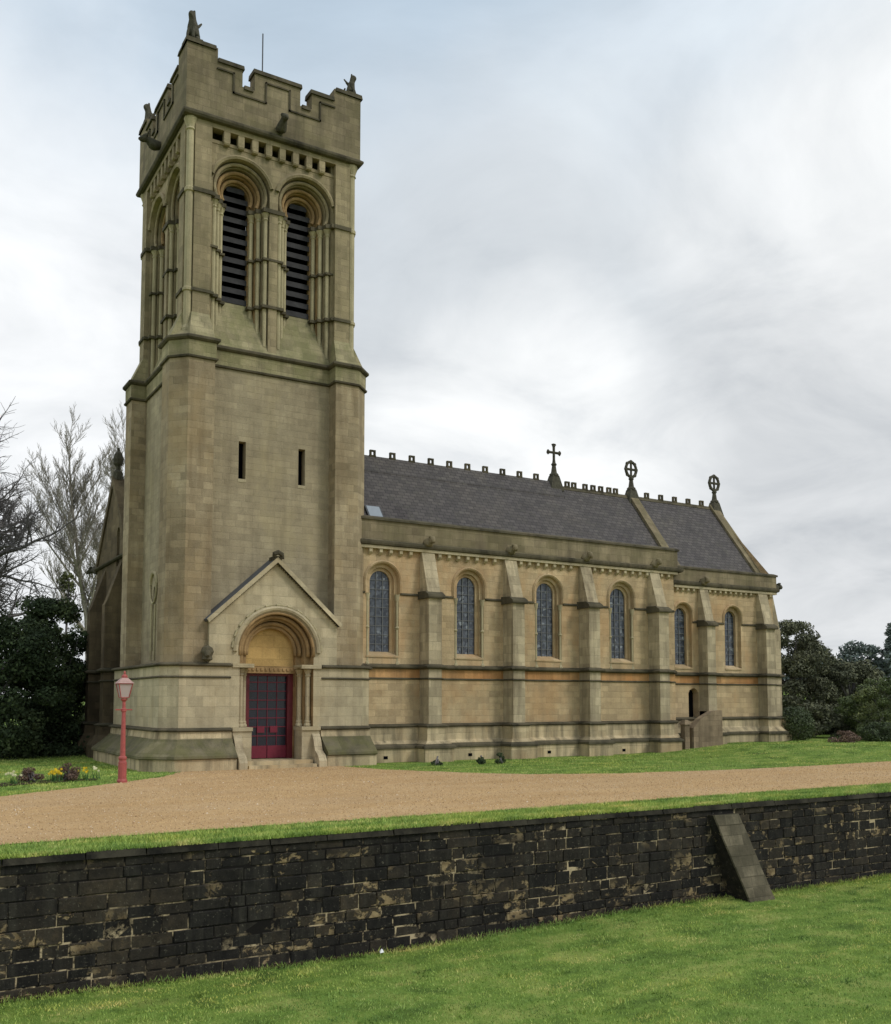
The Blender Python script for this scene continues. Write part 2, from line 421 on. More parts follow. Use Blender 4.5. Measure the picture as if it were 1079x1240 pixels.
def make_ha_wall():
    """soot-black rubble: tone, browning and flaking follow the single stones"""
    m, t, p = newmat('blackened_wall_stone', 0.9, 0.2)
    g = N(t, 'ShaderNodeNewGeometry')
    pos, rnd = g.outputs['Position'], g.outputs['Random Per Island']
    base = ramp(t, rnd, [(0.0, (0.012, 0.0115, 0.0105)), (0.5, (0.017, 0.0155, 0.013)), (0.85, (0.023, 0.020, 0.016)), (1.0, (0.032, 0.027, 0.020))])
    area = ramp(t, noise(t, pos, 0.75, 4, 0.6), [(0.42, (0, 0, 0)), (0.60, (1, 1, 1))])
    brown = math_(t, 'MULTIPLY', ramp(t, rnd, [(0.35, (0, 0, 0)), (0.8, (1, 1, 1))]), area)
    base = mixc(t, math_(t, 'MULTIPLY', brown, 0.5), base, (0.058, 0.046, 0.030))
    mot = noise(t, pos, 7.5, 6, 0.75)
    base = mixc(t, 0.8, base, ramp(t, mot, [(0.3, (0.45, 0.45, 0.45)), (0.5, (1, 1, 1)), (0.7, (1.7, 1.6, 1.45))]), 'MULTIPLY')
    strk = noise(t, mapped(t, pos, (4.5, 4.5, 0.35), (2, 0, 5)), 1.0, 5, 0.7)
    base = mixc(t, math_(t, 'MULTIPLY', ramp(t, strk, [(0.5, (0, 0, 0)), (0.68, (1, 1, 1))]), 0.45), base, (0.055, 0.052, 0.041))
    # flaked faces: a share of the stones, each with its own ragged edge
    s1 = noise(t, mapped(t, pos, (1, 1, 1.3), (1, 8, 2)), 3.6, 5, 0.65, 0.4)
    thr = math_(t, 'SUBTRACT', s1, math_(t, 'MULTIPLY', rnd, -0.16))
    fl = math_(t, 'MULTIPLY', ramp(t, thr, [(0.67, (0, 0, 0)), (0.71, (1, 1, 1))]), ramp(t, noise(t, mapped(t, pos, (1, 1, 1.6), (11, 3, 4)), 0.7, 3, 0.5), [(0.44, (0, 0, 0)), (0.56, (1, 1, 1))]))
    c = mixc(t, math_(t, 'MULTIPLY', fl, 0.85), base, ramp(t, noise(t, pos, 9, 4), [(0.3, (0.17, 0.115, 0.055)), (0.7, (0.40, 0.31, 0.17))]))
    li = noise(t, pos, 24, 3, 0.6)
    c = mixc(t, math_(t, 'MULTIPLY', ramp(t, li, [(0.62, (0, 0, 0)), (0.70, (1, 1, 1))]), 0.4), c, (0.17, 0.16, 0.12))
    L(t, c, p.inputs['Base Color'])
    bp = N(t, 'ShaderNodeBump', i_Strength=0.8, i_Distance=0.025)
    L(t, math_(t, 'SUBTRACT', mot, math_(t, 'MULTIPLY', fl, 0.5)), bp.inputs['Height'])
    L(t, bp.outputs[0], p.inputs['Normal'])
    return m


def make_joint():
    m, t, p = newmat('wall_mortar', 0.95, 0.1)
    g = N(t, 'ShaderNodeNewGeometry')
    pos = g.outputs['Position']
    mk = ramp(t, noise(t, mapped(t, pos, (1, 1, 1.5), (5, 1, 3)), 0.9, 5, 0.65), [(0.44, (0, 0, 0)), (0.58, (1, 1, 1))])
    br = ramp(t, noise(t, pos, 5, 4, 0.7), [(0.45, (0, 0, 0)), (0.58, (1, 1, 1))])
    L(t, mixc(t, math_(t, 'MULTIPLY', mk, br), (0.012, 0.011, 0.010), (0.46, 0.37, 0.23)), p.inputs['Base Color'])
    return m


M['joint'] = make_joint()
M['hawall'] = make_ha_wall()
M['coping'] = stone('black_coping_stone', (0.009, 0.009, 0.008), (0.020, 0.018, 0.014), (0.008, 0.008, 0.007), 0.6, blocks=False, moss=(0.11, 0.10, 0.07), moss_amt=0.4)

# ------------------------------------------------------------------ mesh helpers


class MB:
    """collects polygons, then links them as ONE object"""

    def __init__(self, xf=None):
        self.v, self.f, self.xf = [], [], xf

    def add(self, pts, faces):
        o = len(self.v)
        if self.xf:
            pts = [self.xf(*p) for p in pts]
        self.v += [tuple(p) for p in pts]
        self.f += [tuple(i + o for i in f) for f in faces]
        return self

    def quad(self, a, b, c, d):
        return self.add([a, b, c, d], [(0, 1, 2, 3)])

    def box(self, x0, x1, y0, y1, z0, z1):
        p = [(x, y, z) for z in (z0, z1) for y in (y0, y1) for x in (x0, x1)]
        return self.add(p, [(0, 2, 3, 1), (4, 5, 7, 6), (0, 1, 5, 4), (2, 6, 7, 3), (0, 4, 6, 2), (1, 3, 7, 5)])

    def hexa(self, lo, hi):
        """lo, hi: four points each, same winding"""
        return self.add(list(lo) + list(hi), [(3, 2, 1, 0), (4, 5, 6, 7)] + [(i, (i + 1) % 4, 4 + (i + 1) % 4, 4 + i) for i in range(4)])

    def prism(self, poly, y0, y1):
        """poly in (x, z), extruded along y"""
        n = len(poly)
        pts = [(x, y0, z) for x, z in poly] + [(x, y1, z) for x, z in poly]
        return self.add(pts, [tuple(range(n)), tuple(range(2 * n - 1, n - 1, -1))] + [(i, n + i, n + (i + 1) % n, (i + 1) % n) for i in range(n)])

    def prismx(self, poly, x0, x1):
        """poly in (y, z), extruded along x"""
        n = len(poly)
        pts = [(x0, y, z) for y, z in poly] + [(x1, y, z) for y, z in poly]
        return self.add(pts, [tuple(range(n)), tuple(range(2 * n - 1, n - 1, -1))] + [(i, n + i, n + (i + 1) % n, (i + 1) % n) for i in range(n)])

    def tube(self, path, rad, n=8, caps=True):
        path = [Vector(p) for p in path]
        rad = rad if isinstance(rad, (list, tuple)) else [rad] * len(path)
        pts, fc = [], []
        for i, p in enumerate(path):
            d = (path[min(i + 1, len(path) - 1)] - path[max(i - 1, 0)]).normalized()
            a = d.orthogonal().normalized() if i == 0 else (pa - d * pa.dot(d)).normalized()
            pa = a
            b = d.cross(a)
            for k in range(n):
                w = 2 * math.pi * k / n
                pts.append(p + (a * math.cos(w) + b * math.sin(w)) * rad[i])
        for i in range(len(path) - 1):
            for k in range(n):
                fc.append((i * n + k, i * n + (k + 1) % n, (i + 1) * n + (k + 1) % n, (i + 1) * n + k))
        if caps:
            fc.append(tuple(range(n - 1, -1, -1)))
            fc.append(tuple(range((len(path) - 1) * n, len(path) * n)))
        return self.add(pts, fc)

    def lathe(self, prof, cx, cy, n=12, rot=0.0):
        """prof: (radius, z) from bottom to top"""
        pts, fc = [], []
        for r, z in prof:
            for k in range(n):
                w = 2 * math.pi * (k + 0.5) / n + rot
                pts.append((cx + r * math.cos(w), cy + r * math.sin(w), z))
        for i in range(len(prof) - 1):
            for k in range(n):
                fc.append((i * n + k, i * n + (k + 1) % n, (i + 1) * n + (k + 1) % n, (i + 1) * n + k))
        fc.append(tuple(range(n - 1, -1, -1)))
        fc.append(tuple(range((len(prof) - 1) * n, len(prof) * n)))
        return self.add(pts, fc)

    def panel(self, outer, holes, d):
        """flat panel in (u, d, z) with holes"""
        loops = [[Vector((u, z, 0)) for u, z in lp] for lp in [outer] + list(holes)]
        tris = tessellate_polygon(loops)
        pts = [(u, d, z) for lp in [outer] + list(holes) for u, z in lp]
        return self.add(pts, [tuple(t_) for t_ in tris])

    def ring(self, la, da, lb, db, closed=True):
        n = len(la)
        pts = [(u, da, z) for u, z in la] + [(u, db, z) for u, z in lb]
        return self.add(pts, [(i, (i + 1) % n, n + (i + 1) % n, n + i) for i in range(n if closed else n - 1)])

    def sweep(self, prof, path, closed=False):
        """prof: (outwards, z) list; path: plan points (x, y), outside on the right hand"""
        n = len(path)
        P = [Vector(p) for p in path]
        nr = []
        for i in range(n if closed else n - 1):
            e = (P[(i + 1) % n] - P[i]).normalized()
            nr.append(Vector((e.y, -e.x)))
        rows = []
        for o, z in prof:
            row = []
            for i in range(n):
                if closed:
                    a, b = nr[i - 1], nr[i]
                else:
                    a, b = nr[max(i - 1, 0)], nr[min(i, n - 2)]
                mm = a + b
                q = P[i] + mm * (o / max(0.3, 1 + a.dot(b)))
                row.append((q.x, q.y, z))
            rows.append(row)
        pts = [p for r_ in rows for p in r_]
        fc = []
        for j in range(len(prof) - 1):
            for i in range(n if closed else n - 1):
                k = (i + 1) % n
                fc.append((j * n + i, j * n + k, (j + 1) * n + k, (j + 1) * n + i))
        if not closed:
            fc.append(tuple(j * n for j in range(len(prof))))
            fc.append(tuple(j * n + n - 1 for j in reversed(range(len(prof)))))
        return self.add(pts, fc)

    def build(self, name, mat, parent=None, smooth=False, recalc=True):
        me = bpy.data.meshes.new(name)
        me.from_pydata(self.v, [], self.f)
        if recalc:
            bm = bmesh.new()
            bm.from_mesh(me)
            bmesh.ops.remove_doubles(bm, verts=bm.verts, dist=1e-5)
            bmesh.ops.recalc_face_normals(bm, faces=bm.faces)
            bm.to_mesh(me)
            bm.free()
        if smooth:
            me.polygons.foreach_set('use_smooth', [True] * len(me.polygons))
        o = bpy.data.objects.new(name, me)
        me.materials.append(mat)
        COL.objects.link(o)
        if parent:
            o.parent = parent
            o.matrix_parent_inverse = Matrix.Translation(-Vector(world_loc(parent)))
        return o


def world_loc(o):
    # every object keeps its mesh in world coordinates and sits at the origin, except the Empties of things
    return o.location if o.type == 'EMPTY' else (0, 0, 0)


def tag(o, label=None, cat=None, group=None, kind=None):
    for k, v in (('label', label), ('category', cat), ('group', group), ('kind', kind)):
        if v:
            o[k] = v
    return o


def empty(name, loc, label, cat, group=None):
    o = bpy.data.objects.new(name, None)
    COL.objects.link(o)
    o.location = loc
    o.empty_display_size = 0.3
    return tag(o, label, cat, group)


def child(o, parent):
    o.parent = parent
    o.matrix_parent_inverse = Matrix.Translation(-Vector(world_loc(parent)))
    return o


def arch(cx, sill, zc, r, n=18):
    """loop: sill corners then the round head; same count for every radius"""
    pts = [(cx - r, sill), (cx + r, sill)]
    for i in range(n + 1):
        w = math.pi * i / n
        pts.append((cx + r * math.cos(w), zc + r * math.sin(w)))
    return pts


def arc_path(cx, zc, r, d, a0=0.0, a1=math.pi, n=20):
    return [(cx + r * math.cos(a0 + (a1 - a0) * i / n), d, zc + r * math.sin(a0 + (a1 - a0) * i / n)) for i in range(n + 1)]


def hood(mb, cx, zc, r, w, d0, d1, legs=0.0, n=20, a0=0.0):
    """hood mould: a band of width w round the arch, from d0 (proud) to d1 (wall)"""
    lo, hi = [], []
    if legs:
        lo.append((cx + r, zc - legs)); hi.append((cx + r + w, zc - legs))
    for i in range(n + 1):
        q = a0 + (math.pi - 2 * a0) * i / n
        lo.append((cx + r * math.cos(q), zc + r * math.sin(q)))
        hi.append((cx + (r + w) * math.cos(q), zc + (r + w) * math.sin(q)))
    if legs:
        lo.append((cx - r, zc - legs)); hi.append((cx - r - w, zc - legs))
    m_ = [((a[0] + b[0]) / 2, (a[1] + b[1]) / 2) for a, b in zip(lo, hi)]
    mb.ring(lo, d1, lo, d0 + 0.03, False)
    mb.ring(lo, d0 + 0.03, m_, d0, False)
    mb.ring(m_, d0, hi, d0 + 0.05, False)
    mb.ring(hi, d0 + 0.05, hi, d1, False)


STRING = lambda z, o=0.10, h=0.12: [(0.0, z), (o * 0.55, z), (o, z + h * 0.35), (o, z + h * 0.7), (0.0, z + h * 1.25)]

# ------------------------------------------------------------------ ground


WALL_Y = 13.9


def sstep(a, b, x):
    q = min(1, max(0, (x - a) / (b - a)))
    return q * q * (3 - 2 * q)


def terr(x, y):
    if y < WALL_Y + .06:
        return -0.12
    z = 0.30 * sstep(24.5, 31, x) * sstep(20.9, 25.5, y)
    z -= 0.0
    if x > 55:
        z += 5.0 * sstep(60, 150, x)
    return z


def grid(name, xs, ys, zf, mat):
    me = bpy.data.meshes.new(name)
    v = [(x, y, zf(x, y)) for y in ys for x in xs]
    nx = len(xs)
    f = [(j * nx + i, j * nx + i + 1, (j + 1) * nx + i + 1, (j + 1) * nx + i) for j in range(len(ys) - 1) for i in range(nx - 1)]
    me.from_pydata(v, [], f)
    me.polygons.foreach_set('use_smooth', [True] * len(f))
    me.materials.append(mat)
    o = bpy.data.objects.new(name, me)
    COL.objects.link(o)
    return o


xs = [-900, -300, -120, -60, -30, -15] + [i * 1.0 for i in range(-10, 61)] + [65, 70, 80, 90, 100, 115, 130, 150, 180, 250, 400, 900]
ys = [WALL_Y + 0.05, WALL_Y + 0.09] + [15 + i * 1.0 for i in range(0, 36)] + [55, 60, 70, 80, 100, 130, 180, 260, 420, 900]
tag(grid('upper_lawn', xs, ys, terr, M['turf']), kind='structure')


def low(x, y):
    return -1.82 + 0.035 * math.sin(x * 0.55 + 1) + 0.03 * math.sin(x * 0.23 + y * 0.7) - 0.012 * max(0, WALL_Y - y)


tag(grid('lower_lawn', [-900, -200, -60, -20] + [i * 0.5 for i in range(-20, 81)] + [45, 60, 90, 200, 900],
         [-900, -300, -80, -30, -10, 0] + [2 + i * 0.5 for i in range(25)], low, M['turf']), kind='structure')

# gravel drive with a forecourt at the tower door
gpts = [(-60, 15.05), (-10, 15.0), (1.75, 15.0), (4, 15.12), (6.2, 15.16), (9, 15.05), (12.3, 15.06), (16, 15.1), (21.5, 15.08), (30, 15.1), (60, 15.4), (120, 16), (120, 23),
        (60, 21.8), (40, 21.0), (29.4, 20.55), (25.8, 20.35), (22.2, 20.36), (18, 20.92), (15.7, 21.95), (14.7, 23.0), (13.9, 24.4), (13.2, 25.6), (12.9, 26.6), (12.6, 28.2), (8.2, 28.2),
        (7.55, 27.2), (6.9, 26.1), (5.7, 24.9), (4.5, 23.9), (2.6, 22.5), (-10, 17.6 + 2.2), (-60, 18.5)]


def jitter_loop(pts, step=0.22, amp=0.05):
    out = []
    n = len(pts)
    for i in range(n):
        a, b = Vector(pts[i]), Vector(pts[(i + 1) % n])
        ln = (b - a).length
        near = -12 < a.x < 62 and -12 < b.x < 62
        k = max(1, int(ln / step)) if near else 1
        for j in range(k):
            q = a + (b - a) * (j / k)
            out.append((q.x + random.uniform(-amp, amp), q.y + random.uniform(-amp, amp)))
    return out


gl = jitter_loop(gpts)
tris = tessellate_polygon([[Vector((x, y, 0)) for x, y in gl]])
g = MB()
g.add([(x, y, 0.012) for x, y in gl], [tuple(t_) for t_ in tris])
tag(g.build('gravel_drive', M['gravel'], recalc=False), kind='structure')


def inside(px, py, poly):
    """vectorised even-odd test"""
    c = np.zeros(len(px), bool)
    n = len(poly)
    for i in range(n):
        x0, y0 = poly[i]
        x1, y1 = poly[(i + 1) % n]
        if y0 == y1:
            continue
        hit = ((y0 > py) != (y1 > py)) & (px < (x1 - x0) * (py - y0) / (y1 - y0) + x0)
        c ^= hit
    return c


def np_mesh(name, verts, loops_per_face, mat):
    """verts (n,3) in face order, every face with its own verts"""
    me = bpy.data.meshes.new(name)
    nv = len(verts)
    nf = nv // loops_per_face
    me.vertices.add(nv)
    me.vertices.foreach_set('co', np.ascontiguousarray(verts, dtype=np.float32).ravel())
    me.loops.add(nv)
    me.loops.foreach_set('vertex_index', np.arange(nv, dtype=np.int32))
    me.polygons.add(nf)
    me.polygons.foreach_set('loop_start', np.arange(0, nv, loops_per_face, dtype=np.int32))
    me.polygons.foreach_set('loop_total', np.full(nf, loops_per_face, dtype=np.int32))
    me.update(calc_edges=True)
    me.materials.append(mat)
    o = bpy.data.objects.new(name, me)
    COL.objects.link(o)
    return o


def blades(px, py, pz, h, w):
    n = len(px)
    a = rng.uniform(0, 2 * np.pi, n)
    hh = h * rng.uniform(0.5, 1.35, n)
    ww = w * rng.uniform(0.6, 1.4, n)
    base = np.stack([px, py, pz], 1)
    side = np.stack([np.cos(a), np.sin(a), np.zeros(n)], 1) * ww[:, None] * 0.5
    lean = rng.normal(0, 0.45, (n, 2)) * hh[:, None]
    tip = base + np.stack([lean[:, 0], lean[:, 1], hh], 1)
    v = np.stack([base - side, base + side, tip], 1)
    return v.reshape(-1, 3)


gla = [(x, y) for x, y in gl]
TB = [(7.0, 27.9), (14.5, 27.9), (14.5, 28.0), (27.8, 28.0), (33.9, 28.2), (33.9, 36), (7.0, 36)]


def scatter(n, x0, x1, y0, y1, zf, h, w, avoid=True):
    px = rng.uniform(x0, x1, n)
    py = rng.uniform(y0, y1, n)
    if avoid:
        k = ~inside(px, py, gla) & ~inside(px, py, TB)
        px, py = px[k], py[k]
    pz = np.array([zf(x, y) for x, y in zip(px, py)]) - 0.005
    return blades(px, py, pz, h, w)


# lower lawn, denser towards the camera
gv = [scatter(150000, 1.0, 21, 6.8, WALL_Y - .1, low, 0.030, 0.014, False),
      scatter(9000, 1.0, 21, WALL_Y - 0.20, WALL_Y - .07, low, 0.05, 0.014, False),
      scatter(1500, 1.0, 21, WALL_Y - 0.07, WALL_Y, low, 0.08, 0.014, False),
      *[scatter(26, cx_ - .12, cx_ + .12, cy_ - .1, cy_ + .1, low, .055, .016, False) for cx_, cy_ in zip(rng.uniform(1, 20, 420), rng.uniform(7, 13.7, 420))]]
tag(np_mesh('lawn_grass', np.concatenate(gv), 3, M['blade']), kind='stuff')
uv_ = [scatter(16000, 1.0, 25, WALL_Y - 0.02, WALL_Y + .10, lambda x, y: -.02, 0.06, 0.015),
       scatter(52000, 1.0, 25, WALL_Y + 0.065, 15.3, terr, 0.05, 0.014),
       scatter(60000, 12.5, 42, 20.0, 28.6, terr, 0.04, 0.02),
       scatter(50000, 1.5, 8.5, 22.0, 38, terr, 0.045, 0.02)]
px_ = rng.uniform(1.5, 34, 90000)
py_ = rng.uniform(14.9, 28.4, 90000)
kk = inside(px_, py_, gla)
px_, py_ = px_[kk], py_[kk]
sz = rng.uniform(.006, .016, len(px_)) * (1 + .9 * (rng.random(len(px_)) > .96))
an = rng.uniform(0, 6.28, len(px_))
tri = []
P0 = np.stack([px_, py_, np.full(len(px_), .013)], 1)
cor = [P0 + np.stack([np.cos(an + q) * sz, np.sin(an + q) * sz, np.zeros(len(px_))], 1) for q in (0, 2.1, 4.2)]
top = P0 + np.stack([np.zeros(len(px_)), np.zeros(len(px_)), sz * .9], 1)
for i in range(3):
    tri.append(np.stack([cor[i], cor[(i + 1) % 3], top], 1))
tri = np.stack(tri, 1).reshape(-1, 3)
mm_, tt_, pp_ = newmat('loose_pebble', 0.9, 0.2)
gg_ = N(tt_, 'ShaderNodeNewGeometry')
L(tt_, ramp(tt_, gg_.outputs['Random Per Island'], [(0.0, (0.24, 0.155, 0.08)), (0.5, (0.49, 0.325, 0.165)), (0.9, (0.62, 0.45, 0.26)), (1.0, (0.66, 0.58, 0.47))]), pp_.inputs['Base Color'])
tag(np_mesh('gravel_stones', tri, 3, mm_), kind='stuff')
tag(np_mesh('terrace_grass', np.concatenate(uv_), 3, M['blade']), kind='stuff')

sx_ = [i * .25 for i in range(-80, 241)]
sv = [(x, WALL_Y - .11 - random.uniform(0, .05), low(x, 13.7) + .012) for x in sx_] + [(x, WALL_Y + .02, low(x, 13.9) + .03) for x in sx_]
n_ = len(sx_)
sb = MB()
sb.add(sv, [(i, i + 1, n_ + i + 1, n_ + i) for i in range(n_ - 1)])
tag(sb.build('bare_soil', M['soil'], recalc=False), kind='structure')

# ------------------------------------------------------------------ retaining wall
wall = empty('retaining_wall', (12, WALL_Y, -1.8), 'long blackened stone retaining wall between the green lawn and the gravel drive', 'wall')
x0w, x1w = -20.0, 60.0
w = MB()
w.box(x0w, x1w, WALL_Y + .006, WALL_Y + 0.45, -2.3, -0.11)      # core and joints
n_core = len(w.f)
rw = random.Random(41)
z = -2.05
while z < -0.12:
    ch_ = min(rw.uniform(.14, .23), -0.112 - z)
    if -0.112 - (z + ch_) < .09:
        ch_ = -0.112 - z
    x = x0w - rw.uniform(0, .4)
    while x < x1w:
        ln = rw.uniform(.22, .66)
        g_, c_ = rw.uniform(.004, .010), rw.uniform(.006, .014)
        y = WALL_Y - rw.uniform(-.004, .016)
        j = lambda: rw.uniform(-.006, .006)
        xa, xb, za, zb = x + g_, x + ln - g_, z + g_, z + ch_ - g_
        back = [(xa, WALL_Y + .03, za), (xb, WALL_Y + .03, za), (xb, WALL_Y + .03, zb), (xa, WALL_Y + .03, zb)]
        rim = [(xa + j() * .5, y + .012, za + j() * .5), (xb + j() * .5, y + .012, za + j() * .5), (xb + j() * .5, y + .012, zb + j() * .5), (xa + j() * .5, y + .012, zb + j() * .5)]
        fr = [(xa + c_ + j(), y + j(), za + c_ + j() * .5), (xb - c_ + j(), y + j(), za + c_ + j() * .5), (xb - c_ + j(), y + j(), zb - c_ + j() * .5), (xa + c_ + j(), y + j(), zb - c_ + j() * .5)]
        fc = [(8, 9, 10, 11)] + [(i, (i + 1) % 4, 4 + (i + 1) % 4, 4 + i) for i in range(4)] + [(4 + i, 4 + (i + 1) % 4, 8 + (i + 1) % 4, 8 + i) for i in range(4)]
        w.add(back + rim + fr, fc)
        x += ln
    z += ch_
so = child(w.build('stonework', M['hawall']), wall)
so.data.materials.append(M['joint'])
for p_ in so.data.polygons:
    if p_.area > 5:
        p_.material_index = 1
w = MB()
x = x0w
while x < x1w:
    ln = random.uniform(0.7, 1.25)
    dz, dy = random.uniform(-0.012, 0.012), random.uniform(-0.012, 0.012)
    w.hexa([(x + 0.006, WALL_Y - 0.045 + dy, -0.108), (x + ln - 0.006, WALL_Y - 0.045 + dy, -0.108), (x + ln - 0.006, WALL_Y + 0.20, -0.108), (x + 0.006, WALL_Y + 0.20, -0.108)],
           [(x + 0.012, WALL_Y - 0.015 + dy, -0.02 + dz), (x + ln - 0.012, WALL_Y - 0.015 + dy, -0.02 + dz), (x + ln - 0.012, WALL_Y + 0.18, -0.015 + dz), (x + 0.012, WALL_Y + 0.18, -0.015 + dz)])
    x += ln
child(w.build('coping', M['coping']), wall)
w = MB()
bx0, bx1 = 14.16, 14.84
LEAN, PB = 0.52, 0.58                    # the buttress leans along the wall as well as out from it


def rake(u, t_, o=0.0):
    """u across, t_ from top to foot, o proud of the slope"""
    return (bx0 + (bx1 - bx0) * u + LEAN * t_, WALL_Y - .13 - (PB - .13) * t_ - o * .93, -.2 - 1.75 * t_ + o * .35)


w.hexa([(bx0 + LEAN, WALL_Y + .04, -1.95), (bx1 + LEAN, WALL_Y + .04, -1.95), rake(.97, 1), rake(.03, 1)],
       [(bx0, WALL_Y + .04, -.2), (bx1, WALL_Y + .04, -.2), rake(.97, 0), rake(.03, 0)])
rb = tag(child(w.build('raking_buttress', M['hawall']), wall), 'sloping stone buttress with a pale face against the dark wall')
w = MB()
for k in range(9):                       # sloping facing stones
    t0, t1 = k / 9, (k + 1) / 9 + .004
    u0, u1, o = random.uniform(-.015, .015), 1 + random.uniform(-.015, .015), random.uniform(.024, .034)
    w.hexa([rake(u0, t0), rake(u1, t0), rake(u1, t1), rake(u0, t1)], [rake(u0 + .012, t0, o), rake(u1 - .012, t0, o), rake(u1 - .012, t1, o + .002), rake(u0 + .012, t1, o + .002)])
child(w.build('sloping_face', M['rake']), rb)

# ------------------------------------------------------------------ church: frames
CX, CY = 10.795, 31.585
church = empty('church', (CX, CY, 0), 'buff stone church with tall battlemented west tower and slate-roofed nave', 'church')


def side(k, H):
    """k = 0 south, 1 west, 2 north, 3 east; (u, d, z) seen from outside, d into the wall"""
    def f(u, d, z):
        x, y = u, -H + d
        for _ in range(k):
            x, y = y, -x
        return (CX + x, CY + y, z)
    return f


def part(mb, name, mat, label=None, smooth=False, parent=church):
    o = mb.build(name, mat, parent, smooth)
    if label:
        o['label'] = label
    return o


def plan(H, ch, br, rec):
    """tower plan, counter clockwise from the south face: chamfered corners, recessed panels"""
    one = [(-H + ch, -H), (-br, -H), (-br, -H + rec), (br, -H + rec), (br, -H), (H - ch, -H)] if rec else [(-H + ch, -H), (H - ch, -H)]
    out = []
    for k in range(4):
        for x, y in one:
            for _ in range(k):
                x, y = -y, x
            out.append((CX + x, CY + y))
    return out


# ------------------------------------------------------------------ tower: base course with door
HB = 3.37
DC, DR = 0.06, 1.18            # door centre and outer arch radius
base_plan = plan(HB, 0.45, 0, 0)
PL = [(0.60, -0.3), (0.60, 0.34), (0.63, 0.35), (0.63, 0.41), (0.16, 0.86), (0.13, 0.88), (0.10, 0.90), (0.06, 1.10)]
# the plinth runs from the right of the door round to its left
dl, dr = CX + DC - 1.42, CX + DC + 1.42
PPATHS = [[(dr, CY - HB), (CX + HB - .22, CY - HB)], base_plan[3:] + [base_plan[0], (dl, CY - HB)]]
m_, s_, t_ = MB(), MB(), MB()
for pth in PPATHS:
    m_.sweep([(-0.2, -0.3), (0.57, -0.3), (0.57, 0.33), (-0.2, 0.34)], pth)
    m_.sweep([(-0.2, 0.84), (0.10, 0.845), (0.06, 1.10), (-0.2, 1.10)], pth)
    s_.sweep([(-0.2, 0.34), (0.60, 0.335), (0.64, 0.36), (0.63, 0.43), (0.16, 0.83), (0.13, 0.89), (0.08, 0.90)], pth)
    t_.sweep(STRING(1.10, 0.14, 0.09), pth)
part(m_, 'tower_plinth', M['plinth'])
part(s_, 'plinth_slope', M['plinthdark'], 'dark mossy sloping stones of the tower plinth')
dl2, dr2 = CX + DC - 1.45, CX + DC + 1.45
p2 = [(dr2, CY - HB)] + base_plan[1:] + [base_plan[0], (dl2, CY - HB)]
t_.sweep(STRING(2.66, 0.05, 0.05), p2)
t_.sweep(STRING(3.0, 0.11, 0.09), p2)
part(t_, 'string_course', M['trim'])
m_ = MB()
for k in (1, 2, 3):
    m_.xf = side(k, HB)
    m_.quad((-HB + .45, 0, 1.0), (HB - .45, 0, 1.0), (HB - .45, 0, 3.02), (-HB + .45, 0, 3.02))
m_.xf = None
for sx, sy in ((-1, -1), (1, -1), (1, 1), (-1, 1)):
    a, b = (CX + sx * (HB - .45), CY + sy * HB), (CX + sx * HB, CY + sy * (HB - .45))
    m_.quad((*a, 1.0), (*b, 1.0), (*b, 3.02), (*a, 3.02))
m_.xf = side(0, HB)
# south face and porch gable in one panel, door arch cut out
GL, GR, GA = -2.06, 2.02, -0.02
ZF, ZA = 4.36, 6.22
outer = [(-HB + .45, 1.0), (DC - 1.43, 1.0), (DC - 1.43, 0.0), (DC + 1.43, 0.0), (DC + 1.43, 1.0), (HB - .45, 1.0), (HB - .45, 3.02), (GR, 3.02), (GR, ZF), (GA, ZA), (GL, ZF), (GL, 3.02), (-HB + .45, 3.02)]
ZD = 3.47
A = [arch(DC, 0.12, ZD, r) for r in (1.18, 0.98, 0.80)]
m_.panel(outer, [A[0]], 0)
m_.quad((GL, 0, 3.02), (GL, .8, 3.02), (GL, .8, ZF), (GL, 0, ZF))
m_.quad((GR, 0, 3.02), (GR, .8, 3.02), (GR, .8, ZF), (GR, 0, ZF))
# top ledge of the base course
m_.xf = None
m_.sweep([(0, 3.02), (-0.3, 3.02)], base_plan, True)
part(m_, 'tower_base', M['pale'])
# door recess
m_ = MB(side(0, HB))
m_.ring(A[0], 0, A[0], .30)
m_.ring(A[0], .30, A[1], .30)
m_.ring(A[1], .30, A[1], .55)
m_.ring(A[1], .55, A[2], .55)
m_.ring(A[2], .55, A[2], .80)
part(m_, 'door_arch', M['ochre'], 'ochre stepped round arch over the red door')
m_ = MB(side(0, HB))
for r, d in ((1.09, .21), (0.895, .46), (1.19, 0.02), (0.80, .56)):
    m_.tube(arc_path(DC, ZD, r, d, -0.1, math.pi + 0.1), 0.065 if d > .1 else .05, 8)
part(m_, 'arch_moulding', M['ochre'], smooth=True)
m_ = MB(side(0, HB))
hood(m_, DC, ZD, 1.27, 0.13, -0.10, 0.02)
part(m_, 'hood_mould', M['pale'])
m_ = MB(side(0, HB))
for k in range(13):                       # billet blocks in the hood
    q = math.pi * (k + .5) / 13
    c_, s_ = math.cos(q), math.sin(q)
    m_.tube([(DC + 1.43 * math.cos(q - .08), -.03, ZD + 1.43 * math.sin(q - .08)), (DC + 1.43 * math.cos(q + .05), -.03, ZD + 1.43 * math.sin(q + .05))], 0.035, 6)
m_.tube(arc_path(DC, ZD, 1.43, .012, 0.25, math.pi - .1, 26), .024, 6)
part(m_, 'billet_moulding', M['shaft'])
